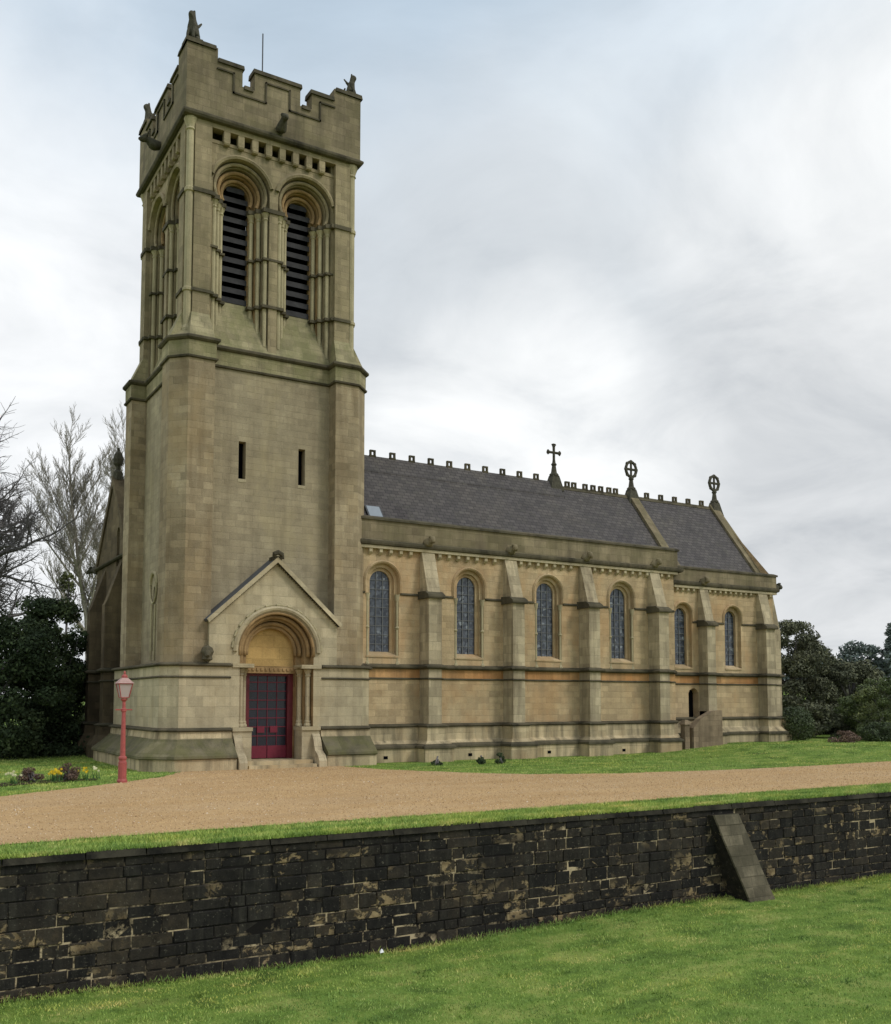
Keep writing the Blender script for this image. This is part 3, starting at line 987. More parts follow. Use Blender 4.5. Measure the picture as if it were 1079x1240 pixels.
# tympanum and lintel
m_ = MB(side(0, HB))
ar = [(DC + .8 * math.cos(math.pi * i / 20), .72, ZD + .8 * math.sin(math.pi * i / 20)) for i in range(21)]
m_.add([(DC + .8, .72, 3.06)] + ar + [(DC - .8, .72, 3.06)], [tuple(range(23))])
part(m_, 'tympanum', M['tymp'], 'plain ochre half-round tympanum')
m_ = MB(side(0, HB))
m_.box(DC - .82, DC + .82, .56, .95, 2.84, 3.06)
for i in range(11):
    m_.box(DC - .74 + i * .14, DC - .67 + i * .14, .53, .565, 2.92, 3.0)
part(m_, 'door_lintel', M['ochre'])
# jamb columns
for s in (-1, 1):
    for r, d in ((1.08, .20), (.90, .45)):
        m_ = MB(side(0, HB))
        u = DC + s * r
        m_.tube([(u, d, 1.38), (u, d, 2.76)], 0.075, 10)
        m_.tube([(u, d, 1.22), (u, d, 1.26), (u, d, 1.32), (u, d, 1.36), (u, d, 1.40)], [.115, .12, .09, .10, .08], 10)
        m_.tube([(u, d, 2.74), (u, d, 2.78), (u, d, 2.82), (u, d, 2.93), (u, d, 2.97)], [.08, .1, .08, .125, .13], 10)
        part(m_, 'jamb_column', M['pale'], smooth=False)
    m_ = MB(side(0, HB))
    a, b = sorted((DC + s * .78, DC + s * 1.40))
    m_.box(a, b, -.10, .60, 1.10, 1.21)            # pedestal cap
    m_.box(a + .02, b - .02, -.05, .60, 0.2, 1.10)
    part(m_, 'jamb_pedestal', M['pale'])
    m_ = MB(side(0, HB))
    m_.box(a - .01, b + .03, -.06, .62, 2.985, 3.10)
    part(m_, 'impost', M['pale'])
    m_ = MB(side(0, HB))
    a, b = sorted((DC + s * 1.12, DC + s * 1.37))
    prof = [(-.04, 1.0), (-.10, .96), (-.20, .80), (-.32, .50), (-.55, .36), (-.66, .2), (-.66, -.1), (-.04, -.1)]
    n = len(prof)
    pts = [(a, d, z) for d, z in prof] + [(b, d, z) for d, z in prof]
    m_.add(pts, [tuple(range(n)), tuple(range(2 * n - 1, n - 1, -1))] + [(i, n + i, n + (i + 1) % n, (i + 1) % n) for i in range(n)])
    part(m_, 'wing_wall', M['buttress'])
for k, (d0, z) in enumerate(((-.62, .11), (-.32, .22))):
    m_ = MB(side(0, HB))
    m_.box(DC - 1.06 + .0 * k, DC + 1.06, d0, .98, z - .14 if k else -.1, z)
    part(m_, 'door_step', M['plinth'])
# the door
door_b = MB(side(0, HB))
door_b.box(DC - .62, DC + .62, .84, .90, .24, 2.84)
door = part(door_b, 'door', M['darkdoor'], 'dark panelled door in a crimson frame with grid bars')
m_ = MB(side(0, HB))
for s in (-1, 1):
    a, b = sorted((DC + s * .62, DC + s * .80))
    m_.box(a, b, .72, .92, .22, 2.84)
m_.box(DC - .62, DC + .62, .74, .92, 2.76, 2.84)
part(m_, 'door_frame', M['darkred'], parent=door)
m_ = MB(side(0, HB))
m_.box(DC - .62, DC - .012, .80, .835, .24, .62)
m_.box(DC + .012, DC + .62, .80, .835, .24, .62)
part(m_, 'kick_panel', M['crimson'], parent=door)
m_ = MB(side(0, HB))
for i in range(1, 4):
    u = DC - .62 + i * .31
    m_.box(u - .008, u + .008, .815, .839, .62, 2.76)
for i in range(7):
    z = .92 + i * .275
    m_.box(DC - .62, DC + .62, .808, .832, z - .013, z + .013)
part(m_, 'door_bar', M['crimson'], parent=door)
for s in (-1, 1):
    m_ = MB(side(0, HB))
    a, b = sorted((DC + s * .09, DC + s * .33))
    m_.box(a, b, .79, .838, 1.02, 1.22)
    part(m_, 'letter_plate', M['crimson'], parent=door)
# porch roof slabs, verge stones and apex carving
for s, foot in ((-1, GL), (1, GR)):
    m_ = MB(side(0, HB))
    dx, dz = foot - GA, ZF - ZA
    ln = math.hypot(dx, dz)
    nx_, nz_ = -dz / ln * (1 if dx > 0 else -1) * 1.0, abs(dx) / ln
    nx_ = (abs(dz) / ln) * (1 if dx > 0 else -1)
    e = 0.10
    f0, f1 = (GA, ZA + .02), (foot + dx / ln * e, ZF + dz / ln * e + .02)
    q = [(f0[0], f0[1]), (f1[0], f1[1]), (f1[0] + nx_ * .09, f1[1] + nz_ * .09), (GA, ZA + .02 + .09 / nz_)]
    m_.prism(q, -.14, .70)
    part(m_, 'porch_roof', M['lead'], 'blue-grey sloping porch roof')
    v_ = MB(side(0, HB))
    q = [(f0[0], f0[1] - .05), (f1[0] - dx / ln * .02, f1[1] - dz / ln * .02 - .05), (f1[0] - dx / ln * .02 + nx_ * .085, f1[1] - dz / ln * .02 + nz_ * .085), (GA, ZA + .02 + .085 / nz_)]
    v_.prism(q, -.165, -.142)
    part(v_, 'verge_stone', M['pale'])
m_ = MB(side(0, HB))
for foot in (GL, GR):
    dx, dz = foot - GA, ZF - ZA
    nst = 30
    for i in range(nst):
        t0, t1 = (i + .1) / nst, (i + .62) / nst
        p0, p1 = (GA + dx * t0, ZA + dz * t0 - .035), (GA + dx * t1, ZA + dz * t1 - .035)
        m_.tube([(p0[0], -.05, p0[1]), (p1[0], -.05, p1[1])], .032, 5)
part(m_, 'verge_moulding', M['trim'])
m_ = MB(side(0, HB))
m_.tube([(GA - .12, -.14, ZA + .14), (GA - .12, -.18, ZA + .22), (GA - .02, -.2, ZA + .27), (GA + .11, -.18, ZA + .21), (GA + .14, -.16, ZA + .12), (GA + .05, -.16, ZA + .12)], [.06, .08, .08, .08, .07, .05], 7)
m_.box(GA - .12, GA + .12, -.16, .3, ZA + .04, ZA + .16)
part(m_, 'apex_carving', M['trim'])
m_ = MB(side(0, HB))
m_.lathe([(.06, 3.14), (.16, 3.2), (.14, 3.3), (.19, 3.42), (.15, 3.54), (.05, 3.6)], -2.14, -.1, 8)
m_.tube([(-2.14, .1, 3.4), (-2.14, -.1, 3.42), (-2.18, -.26, 3.36), (-2.2, -.34, 3.28)], [.12, .13, .1, .05], 7)
part(m_, 'carved_head', M['trim'], 'small carved head on the string left of the porch')

# ------------------------------------------------------------------ tower: middle stage
H1, CH, BR, RC = 3.225, 0.45, 1.98, 0.50
Z0, Z1 = 3.05, 12.25
m_ = MB()
q_ = MB()
slits = [((-.925, 8.81, 9.98)), ((1.04, 8.83, 10.0))]
for k in range(4):
    m_.xf = side(k, H1)
    q_.xf = side(k, H1)
    holes = []
    if k == 0:
        holes = [[(u - .115, a), (u + .115, a), (u + .115, b), (u - .115, b)] for u, a, b in slits]
    if k == 1:
        holes = [arch(-0.38, 3.6, 5.55, .13, 8)]
    nt_ = [(DC - 1.2, Z0)] + [(DC + 1.2 * math.cos(math.pi - math.pi * i / 12), ZD + 1.2 * math.sin(math.pi * i / 12)) for i in range(13)] + [(DC + 1.2, Z0)] if k == 0 else []
    m_.panel([(-BR, Z0)] + nt_ + [(BR, Z0), (BR, Z1), (-BR, Z1)], holes, RC)
    for h in holes:
        m_.ring(h, RC, h, RC + .34)
        m_.add([(u, RC + .33, z) for u, z in h], [tuple(range(len(h)))])
    for s in (-1, 1):
        q_.quad((s * BR, 0, Z0), (s * BR, RC, Z0), (s * BR, RC, Z1), (s * BR, 0, Z1))
        q_.quad((s * BR, 0, Z0), (s * (H1 - CH), 0, Z0), (s * (H1 - CH), 0, Z1), (s * BR, 0, Z1))
q_.xf = None
for sx, sy in ((-1, -1), (1, -1), (1, 1), (-1, 1)):
    a, b = (CX + sx * (H1 - CH), CY + sy * H1), (CX + sx * H1, CY + sy * (H1 - CH))
    q_.quad((*a, Z0), (*b, Z0), (*b, Z1), (*a, Z1))
part(m_, 'tower_wall', M['tower'])
part(q_, 'corner_buttress', M['quoin'], 'flat clasping buttresses at the corners of the tower')
for u, a, b in slits:
    m_ = MB(side(0, H1))
    m_.box(u - .11, u + .11, RC + .28, RC + .32, a, b)
    o = part(m_, 'slit_window', M['void'], 'narrow dark arrow slit in the tower wall')
    m_ = MB(side(0, H1))
    m_.box(u - .13, u + .13, RC - .012, RC + .06, a - .10, a - .002)
    part(m_, 'sill', M['pale'], parent=o)
m_ = MB(side(1, H1))
m_.box(-.5, -.26, RC + .2, RC + .24, 3.6, 5.7)
o = part(m_, 'slit_window', M['void'], 'lancet slit with a ring hood in the west face of the tower')
m_ = MB(side(1, H1))
hood(m_, -.38, 5.75, .34, .09, RC - .09, RC + .01)
m_.tube([(-.38 + .4 * math.cos(q), RC - .04, 5.75 + .62 * math.sin(q)) for q in [math.pi * i / 8 for i in range(8, 17)]], .035, 6)
part(m_, 'hood_mould', M['shaft'], parent=o)
m_ = MB(side(1, H1))
m_.tube([(-.60, RC - .02, 3.3), (-.60, RC - .02, 5.1)], .05, 6)
m_.tube([(-.16, RC - .02, 3.3), (-.16, RC - .02, 5.1)], .05, 6)
part(m_, 'jamb_shaft', M['shaft'], parent=o)
# set-off between the stages
so_plan = plan(H1, CH, BR, RC)
m_ = MB()
m_.sweep([(-.02, 12.20), (.03, 12.24), (.035, 12.72), (-.02, 12.74)], so_plan, True)
part(m_, 'set_off_band', M['slope'], 'greenish stone band below the belfry')
m_ = MB()
m_.sweep([(-.02, 12.17), (.07, 12.19), (.08, 12.24), (.02, 12.27)], so_plan, True)
m_.sweep([(.0, 12.70), (.08, 12.72), (.13, 12.77), (.13, 12.83), (.0, 12.90)], so_plan, True)
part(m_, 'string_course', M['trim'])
m_ = MB()
for k in range(4):
    m_.xf = side(k, H1)
    D = H1 - 2.85
    # weathering in front of the pilasters and below the openings
    for s in (-1, 1):
        m_.hexa([(s * BR, -.02, 12.84), (s * (H1 - CH), -.02, 12.84), (s * (H1 - CH), .7, 12.84), (s * BR, .7, 12.84)],
                [(s * 2.07, D - .005, 13.72), (s * 2.62, D - .005, 13.72), (s * 2.62, .7, 13.72), (s * 2.07, .7, 13.72)])
    m_.hexa([(-BR, RC - .02, 12.82), (BR, RC - .02, 12.82), (BR, 1.6, 12.82), (-BR, 1.6, 12.82)],
            [(-BR, D + .80, 14.56), (BR, D + .80, 14.56), (BR, 1.7, 14.56), (-BR, 1.7, 14.56)])
for sx, sy in ((-1, -1), (1, -1), (1, 1), (-1, 1)):
    m_.xf = None
    e = H1 + .02
    lo = [(CX + sx * (e - CH), CY + sy * e, 12.84), (CX + sx * e, CY + sy * (e - CH), 12.84), (CX + sx * 2.4, CY + sy * (e - CH), 12.84), (CX + sx * (e - CH), CY + sy * 2.4, 12.84)]
    hi = [(CX + sx * 2.62, CY + sy * 2.70, 13.3), (CX + sx * 2.70, CY + sy * 2.62, 13.3), (CX + sx * 2.4, CY + sy * 2.5, 13.3), (CX + sx * 2.5, CY + sy * 2.4, 13.3)]
    m_.hexa(lo, hi)
part(m_, 'weathering', M['slope'], 'mossy sloping stones at the foot of the belfry')

# ------------------------------------------------------------------ tower: belfry
H2 = 2.85
ZB0, ZB1 = 12.85, 19.88
RD = 0.16                      # recess of the arched panel
ZAC = 18.02
m_ = MB()
sh = MB()
hd = MB()
ro = MB()
clus = {}
co = MB()
for k in range(4):
    for b_ in (m_, sh, hd, ro, co):
        b_.xf = side(k, H2)
    for z in (17.5, 15.94, 14.38):
        for q in range(3):
            clus[(k, z, q)] = MB(side(k, H2))
    loops = {}
    holes = []
    for c in (-1.06, 1.08):
        lp = [arch(c, ZB0, ZAC, r, 20) for r in (.93, .76, .59, .415)]
        loops[c] = lp
        holes.append(lp[0])
    m_.panel([(-2.08, ZB0 - .05), (2.08, ZB0 - .05), (2.08, 19.40), (-2.08, 19.40)], holes, RD)
    for c, lp in loops.items():
        dd = (RD, RD + .20, RD + .40, RD + .60, RD + .8)
        for i in range(4):
            (m_ if i < 2 else ro).ring(lp[i], dd[i], lp[i], dd[i + 1])
            if i < 3:
                (m_ if i == 0 else ro).ring(lp[i], dd[i + 1], lp[i + 1], dd[i + 1])
        # shafts with rings, bases and capitals in the stepped jambs
        for s in (-1, 1):
            for r, d in ((.84, RD + .12), (.67, RD + .32), (.50, RD + .52)):
                u = c + s * r
                zb = ZB0 + .02 + (d - .1) * 1.5
                sh.tube([(u, d, zb), (u, d, 17.5)], .07, 8)
                for z in (14.42, 15.98):
                    clus[(k, 14.38 if z < 15 else 15.94, (c > 0) + (s > 0))].tube([(u, d, z - .05), (u, d, z), (u, d, z + .05)], [.072, .112, .072], 8)
                sh.tube([(u, d, 17.26), (u, d, 17.30), (u, d, 17.34), (u, d, 17.5)], [.075, .10, .075, .14], 8)
        for r, d in ((.84, RD + .12), (.67, RD + .32), (.50, RD + .52)):
            (hd if r > .8 else ro).tube(arc_path(c, ZAC, r, d, -.5, math.pi + .5), .055, 7)
        hood(hd, c, ZAC, .94, .13, RD - .11, RD + .01, a0=.25)
        # impost and sill strings stepping into the jamb
        for s in (-1, 1):
            for z, o_, hh_ in ((17.5, .05, .13), (15.94, .025, .07), (14.38, .05, .09)):
                steps = ((.93, RD), (.76, RD + .2), (.59, RD + .4), (.415, RD + .6))
                for i, (r, d) in enumerate(steps):
                    rin = steps[i + 1][0] if i < 3 else .415
                    d1 = d + .2
                    a, b = sorted((c + s * (r + (.14 if i == 0 else 0)), c + s * (rin - (o_ if i < 3 else -.0))))
                    if i < 3 or z > 17:
                        clus[(k, z, (c > 0) + (s > 0))].box(a, b, d - o_ if i == 0 else d - .02, d1 + .02, z + i * .002, z + hh_ + i * .002)
        # louvres
        lv = MB(side(k, H2))
        lv.add([(u, RD + .94, z) for u, z in arch(c, 14.2, ZAC, .46, 12)], [tuple(range(15))])
        lo = part(lv, 'belfry_opening', M['void'], 'round-headed belfry opening with dark slatted louvres')
        lv = MB(side(k, H2))
        for i in range(12):
            z = 14.58 + i * .33
            hw = .415 if z < ZAC - .1 else math.sqrt(max(0.01, .415 ** 2 - (z + .1 - ZAC) ** 2))
            lv.hexa([(c - hw, RD + .62, z - .02), (c + hw, RD + .62, z - .02), (c + hw, RD + .92, z + .22), (c - hw, RD + .92, z + .22)],
                    [(c - hw, RD + .63, z + .15), (c + hw, RD + .63, z + .15), (c + hw, RD + .92, z + .30), (c - hw, RD + .92, z + .30)])
        part(lv, 'louvre', M['louvre'], parent=lo)
    # pilasters and the wall above the corbels
    for s in (-1, 1):
        a, b = sorted((s * 2.08, s * 2.60))
        m_.box(a, b, 0, .55, 13.3, ZB1)
        for z, hh_ in ((17.5, .12), (14.38, .09)):
            cl = clus[(k, z, 0 if s < 0 else 2)]
            cl.box(a - .03, b + .04, -.05, .2, z - .003, z + hh_ + .003)
            e0, e1 = sorted((s * 1.95, s * 2.1))
            cl.box(e0, e1, -.02, .3, z + .001, z + hh_ - .004)
    m_.box(-2.08, 2.08, 0.002, .3, 19.68, ZB1)
    for i in range(10):
        u = -2.08 + .02 + (i + .0) * (4.12 / 9) - .0
        if 0 < i < 9:
            co.box(u - .10, u + .10, .01, RD + .02, 19.34, 19.70)
            co.tube([(u - .09, .07, 19.31), (u + .09, .07, 19.31)], .075, 8)
    co.box(-2.09, 2.09, RD - .02, RD + .05, 19.28, 19.36)
# core behind the corner nook with its shaft
for b_ in (m_, sh):
    b_.xf = None
for sx, sy in ((-1, -1), (1, -1), (1, 1), (-1, 1)):
    x0, x1 = sorted((CX + sx * 2.0, CX + sx * 2.63))
    y0, y1 = sorted((CY + sy * 2.0, CY + sy * 2.63))
    m_.box(x0, x1, y0, y1, 13.0, ZB1)
    sh.lathe([(.17, 13.05), (.17, 13.2), (.12, 13.3), (.12, 14.36), (.16, 14.38), (.16, 14.46), (.12, 14.5), (.12, 17.48), (.16, 17.5), (.16, 17.6), (.12, 17.64), (.12, 19.42), (.16, 19.46), (.13, 19.52), (.15, 19.6), (.21, 19.76), (.21, 19.88)], CX + sx * 2.71, CY + sy * 2.71, 10)
part(m_, 'belfry_wall', M['belfry'])
part(sh, 'belfry_shaft', M['shaft'], 'clustered round shafts between the belfry openings')
part(hd, 'hood_mould', M['belfry'])
part(ro, 'arch_order', M['ochre'], 'stepped ochre arches of the belfry openings')
for (k, z, q), b_ in clus.items():
    part(b_, 'impost_string' if z > 17 else ('shaft_band' if z > 15 else 'sill_string'), M['trim'])
part(co, 'corbel_table', M['belfry'])

# ------------------------------------------------------------------ tower: battlements
HP, TK = 2.93, 0.45
pp = [(CX - HP, CY - HP), (CX + HP, CY - HP), (CX + HP, CY + HP), (CX - HP, CY + HP)]
m_ = MB()
for k in range(4):
    m_.xf = side(k, HP)
    prof = [(-HP, 19.9), (HP, 19.9), (HP, 22.22), (1.97, 22.22), (1.97, 21.86), (1.17, 21.86), (1.17, 21.24), (.77, 21.24), (.77, 21.9), (-.77, 21.9), (-.77, 21.24), (-1.17, 21.24), (-1.17, 21.86), (-1.97, 21.86), (-1.97, 22.22), (-HP, 22.22)]
    t_in = TK
    n = len(prof)
    pts = [(u, 0, z) for u, z in prof] + [(max(-HP + t_in, min(HP - t_in, u)), t_in, z) for u, z in prof]
    m_.panel(prof, [], 0)
    o_ = len(m_.v)
    m_.add(pts, [(i, (i + 1) % n, n + (i + 1) % n, n + i) for i in range(1, n)])
    inner = [(max(-HP + t_in, min(HP - t_in, u)), z) for u, z in prof]
    m_.panel(inner, [], t_in)
m_.xf = None
m_.box(CX - HP + .1, CX + HP - .1, CY - HP + .1, CY + HP - .1, 19.95, 20.3)
part(m_, 'parapet', M['parapet'], 'dark stepped battlements on the tower')
m_ = MB()
segs = [(-HP, -1.97, 22.22), (-1.97, -1.17, 21.86), (-1.17, -.77, 21.24), (-.77, .77, 21.9), (.77, 1.17, 21.24), (1.17, 1.97, 21.86), (1.97, HP, 22.22)]
for k in range(4):
    m_.xf = side(k, HP)
    for i, (a, b, z) in enumerate(segs):
        ea, eb = a - (.05 if i in (0, 1, 3, 5) else -.052), b + (.05 if i in (1, 3, 5, 6) else -.052)
        if i == 1: eb, ea = b + .05, a + .004
        if i == 5: ea, eb = a - .05, b - .004
        m_.hexa([(ea, -.06, z - .09), (eb, -.06, z - .09), (eb, TK + .04, z - .09), (ea, TK + .04, z - .09)],
                [(ea + .01, -.03, z + .05 + k * .002), (eb - .01, -.03, z + .05 + k * .002), (eb - .01, TK + .02, z + .07 + k * .002), (ea + .01, TK + .02, z + .07 + k * .002)])
    # relief moulding that repeats the stepped outline on the face
    pr = [(-1.97, 21.56), (-1.46, 21.56), (-1.46, 20.94), (-.40, 20.94), (-.40, 21.6), (.40, 21.6), (.40, 20.94), (1.46, 20.94), (1.46, 21.56), (1.97, 21.56)]
    for (u0, z0), (u1, z1) in zip(pr[:-1], pr[1:]):
        a, b = sorted((u0, u1)); c, d = sorted((z0, z1))
        m_.box(a - .025, b + .025, -.045, .01, c - .025, d + .025)
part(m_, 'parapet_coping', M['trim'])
m_ = MB()
m_.sweep([(-.05, 19.82), (.05, 19.84), (.09, 19.90), (.09, 19.96), (.0, 20.04)], pp, True)
part(m_, 'string_course', M['trim'])


def skin(name, verts, edges, radii, mat, parent, sub=2):
    me = bpy.data.meshes.new(name)
    me.from_pydata(verts, edges, [])
    o = bpy.data.objects.new(name, me)
    COL.objects.link(o)
    md = o.modifiers.new('skin', 'SKIN')
    md.use_smooth_shade = True
    sv = me.skin_vertices[0].data
    for i, r in enumerate(radii):
        sv[i].radius = (r, r)
    sv[0].use_root = True
    s2 = o.modifiers.new('sub', 'SUBSURF')
    s2.levels = s2.render_levels = sub
    me.materials.append(mat)
    child(o, parent)
    return o


def beast(x, y, z, ang, label, sc=1.0):
    """seated heraldic beast facing along ang, looking up"""
    ca, sa = math.cos(ang), math.sin(ang)
    J = [(-.10, 0, .16), (.02, 0, .34), (.10, 0, .56), (.08, 0, .78), (.14, 0, .92), (.30, 0, .90),         # rump, belly, chest, neck, head, muzzle
         (.10, .10, .50), (.20, .11, .26), (.22, .11, .04), (.10, -.10, .50), (.20, -.11, .26), (.22, -.11, .04),   # forelegs
         (-.02, .14, .14), (.14, .17, .08), (-.02, -.14, .14), (.14, -.17, .08),                                # haunches
         (-.26, 0, .14), (-.34, .02, .36), (-.26, .02, .52),                                                    # tail
         (.06, .07, 1.10), (.06, -.07, 1.10), (-.10, .10, .62), (-.28, .14, .86), (-.10, -.10, .62), (-.28, -.14, .86)]  # ears, wings
    E_ = [(0, 1), (1, 2), (2, 3), (3, 4), (4, 5), (2, 6), (6, 7), (7, 8), (2, 9), (9, 10), (10, 11), (0, 12), (12, 13), (0, 14), (14, 15), (0, 16), (16, 17), (17, 18), (4, 19), (4, 20), (2, 21), (21, 22), (2, 23), (23, 24)]
    Rr = [.20, .19, .17, .10, .11, .06, .07, .05, .05, .07, .05, .05, .10, .05, .10, .05, .04, .03, .05, .03, .03, .06, .03, .06, .03]
    V = [(x + sc * (a * ca - b * sa), y + sc * (a * sa + b * ca), z + sc * c) for a, b, c in J]
    o = skin('beast_statue', V, E_, [r * sc for r in Rr], M['beast'], church)
    o['label'] = label
    return o


for (sx, sy), ang, lb in (((-1, -1), R(225), 'seated stone beast on the front left corner of the tower'), ((1, -1), R(-45), 'seated stone beast on the front right corner of the tower'),
                          ((-1, 1), R(135), 'seated stone beast on the rear left corner of the tower'), ((1, 1), R(45), 'seated stone beast on the rear right corner of the tower')):
    z = 22.28
    if (sx, sy) == (-1, 1):
        ang = R(190)
    beast(CX + sx * (HP - .26), CY + sy * (HP - .26), z, ang, lb, {(-1, -1): .92, (1, -1): .72, (-1, 1): .85, (1, 1): .7}[(sx, sy)])


def gargoyle(px, py, pz, dx, dy, ln, mat=None, up_=0.0):
    q = Vector((dx, dy, 0)).normalized()
    s = Vector((-q.y, q.x, 0))
    P = Vector((px, py, pz))
    V = [P - q * .1, P + q * ln * .35, P + q * ln * .7 + Vector((0, 0, .03 + up_)), P + q * ln + Vector((0, 0, .02 + up_)), P + q * ln * 1.18 + Vector((0, 0, -.05 + up_)),
         P + q * ln * .65 + s * .10 + Vector((0, 0, .17 + up_)), P + q * ln * .65 - s * .10 + Vector((0, 0, .17 + up_)),
         P + q * ln * .35 + s * .13 + Vector((0, 0, -.14)), P + q * ln * .35 - s * .13 + Vector((0, 0, -.14))]
    return skin('gargoyle', [tuple(v) for v in V], [(0, 1), (1, 2), (2, 3), (3, 4), (3, 5), (3, 6), (1, 7), (1, 8)], [.15, .14, .11, .12, .06, .045, .045, .06, .06], mat or M['beast'], church, 1)


gargoyle(CX + .08, CY - HP, 20.22, 0, -1, .55, up_=.12)
gargoyle(CX - HP, CY + .1, 20.3, -1, 0, .62, up_=.06)
m_ = MB()
m_.tube([(11.18, 31.2, 20.2), (11.18, 31.2, 25.1)], .022, 6)
part(m_, 'lightning_rod', M['iron'])

# ------------------------------------------------------------------ nave and chancel
YN, YC = 28.8, 29.0
XW, XN, XE = CX + 2.8, 27.7, 33.64
BP = 0.62                                     # buttress projection
NB = [16.12, 19.50, 22.90, 26.32]
BWD = 0.50
CB = [29.20]
CBW, CBP = 0.46, 0.50


def nave_path(extra=0.0):
    p = [(XW, YN)]
    for b in NB:
        p += [(b, YN), (b, YN - BP), (b + BWD, YN - BP), (b + BWD, YN)]
    return p + [(XN, YN)]


def chan_path():
    p = [(XN - .02, YC)]
    for b in CB:
        p += [(b, YC), (b, YC - CBP), (b + CBW, YC - CBP), (b + CBW, YC)]
    p += [(32.62, YC), (32.62, YC - CBP), (33.16, YC - CBP), (33.16, YC), (XE, YC), (XE, YC + .05), (XE + .5, YC + .05), (XE + .5, YC + .6), (XE, YC + .6), (XE, 35.4)]
    return p


NWIN = [14.72, 18.09, 21.50, 24.97]
CWIN = [28.36, 31.18]
SILL, ZCN = 3.57, 5.93
F_n = lambda u, d, z: (u, YN + d, z)
F_c = lambda u, d, z: (u, YC + d, z)
m_ = MB(F_n)
hol = [arch(c, SILL - .12, ZCN, .60) for c in NWIN]
m_.panel([(XW, 3.06), (XN, 3.06), (XN, 7.1), (XW, 7.1)], hol, 0)
m_.panel([(XW, 1.1), (XN, 1.1), (XN, 2.72), (XW, 2.72)], [], 0)
m_.xf = None
m_.quad((XN, YN, 1.1), (XN, YC + .1, 1.1), (XN, YC + .1, 7.1), (XN, YN, 7.1))
part(m_, 'nave_wall', M['nave'])
m_ = MB(F_n)
m_.panel([(XW, 2.72), (XN, 2.72), (XN, 3.06), (XW, 3.06)], [], 0)
m_.xf = F_c
m_.panel([(XN, 2.66), (XE, 2.66), (XE, 3.0), (XN, 3.0)], [], 0)
part(m_, 'frieze_band', M['orange'], 'rusty orange band of stone below the window string course')
m_ = MB(F_c)
hol = [arch(c, SILL - .25, 5.42, .48) for c in CWIN]
dhole = [(28.60, 1.1), (28.60, 2.30), (28.66, 2.42), (28.90, 2.52), (29.08, 2.42), (29.14, 2.30), (29.14, 1.1)]
m_.panel([(XN, 3.0), (XE, 3.0), (XE, 6.7), (XN, 6.7)], hol, 0)
m_.panel([(XN, .8), (28.60, .8)] + dhole[1:6] + [(29.14, 2.30), (29.14, .8), (XE, .8), (XE, 2.66), (XN, 2.66)], [], 0)
m_.ring(dhole, 0, dhole, .4, False)
m_.xf = None
m_.quad((XE, YC, .2), (XE, 35.5, .2), (XE, 35.5, 6.7), (XE, YC, 6.7))
m_.add([(XE, YC, 6.7), (XE, 35.5, 6.7), (XE, 35.5, 7.3), (XE, 32.25, 10.8), (XE, YC, 7.3)], [(0, 1, 2, 3, 4)])
part(m_, 'chancel_wall', M['nave'])
m_ = MB()
m_.sweep([(-.1, -.3), (.30, -.3), (.30, .44), (.33, .47), (.33, .52), (.12, .70), (.10, 1.12), (-.1, 1.14)], nave_path())
part(m_, 'nave_plinth', M['plinth'])
m_ = MB()
m_.sweep([(-.1, -.1), (.26, -.1), (.26, .62), (.29, .65), (.29, .70), (.10, .95), (.08, 1.24), (-.1, 1.26)], chan_path())
part(m_, 'chancel_plinth', M['plinth'])
m_ = MB()
m_.sweep([(.29, .43), (.36, .45), (.36, .52), (.2, .62)], nave_path())
m_.sweep(STRING(1.12, .17, .10), nave_path())
m_.sweep(STRING(2.70, .05, .05), nave_path())
m_.sweep(STRING(3.05, .13, .13), nave_path())
m_.sweep([(.25, .61), (.32, .63), (.32, .70), (.2, .78)], chan_path())
m_.sweep(STRING(1.22, .15, .10), chan_path())
m_.sweep(STRING(2.64, .05, .05), chan_path())
m_.sweep(STRING(2.99, .12, .12), chan_path())
# spring string, broken by the windows
edges = [XW]
for c in NWIN:
    edges += [c - .66, c + .66]
edges.append(XN)
for a, b in zip(edges[::2], edges[1::2]):
    if b > a:
        m_.sweep(STRING(5.50, .05, .07), [(a, YN), (b, YN)])
edges = [XN, 27.83, 28.89, 30.65, 31.71, XE]
for a, b in zip(edges[::2], edges[1::2]):
    m_.sweep(STRING(5.14, .05, .07), [(a, YC), (b, YC)])
m_.sweep([(.14, 7.08), (.22, 7.12), (.24, 7.18), (.24, 7.24), (.14, 7.28)], [(XW, YN), (XN + .1, YN), (XN + .1, YC)])
m_.sweep([(.12, 6.62), (.20, 6.66), (.22, 6.72), (.22, 6.78), (.12, 6.82)], [(XN, YC), (XE, YC), (XE, 35.4)])
part(m_, 'string_course', M['trim'])


def buttress(x0, x1, yw, pj, z_nose, z_top, base_z, drop):
    m_ = MB()
    yf = yw - pj
    m_.prismx([(yw + .1, base_z), (yf, base_z), (yf, z_nose), (yf + .06, z_nose + .14), (yw - .10, z_top), (yw + .1, z_top)], x0, x1)
    b = part(m_, 'buttress', M['buttress'])
    c = MB()
    c.prismx([(yw, z_nose - .02), (yf - .10, z_nose - .02), (yf - .12, z_nose + .03), (yf - .10, z_nose + .10), (yf + .10, z_nose + .22), (yw, z_nose + .24)], x0 - .08, x1 + .08)
    part(c, 'weathering_course', M['trim'], parent=b)
    return b


for b in NB:
    buttress(b, b + BWD, YN, BP, 5.42, 7.10, .9, 1.5)
for b in CB:
    buttress(b, b + CBW, YC, CBP, 5.02, 6.64, .9, 1.5)
buttress(32.62, 33.16, YC, CBP, 5.02, 6.64, .9, 1.5)
m_ = MB()
m_.prism([(XE - .1, .9), (XE + .5, .9), (XE + .5, 5.0), (XE + .44, 5.15), (XE + .05, 6.6), (XE - .1, 6.6)], YC + .05, YC + .6)
part(m_, 'buttress', M['buttress'])


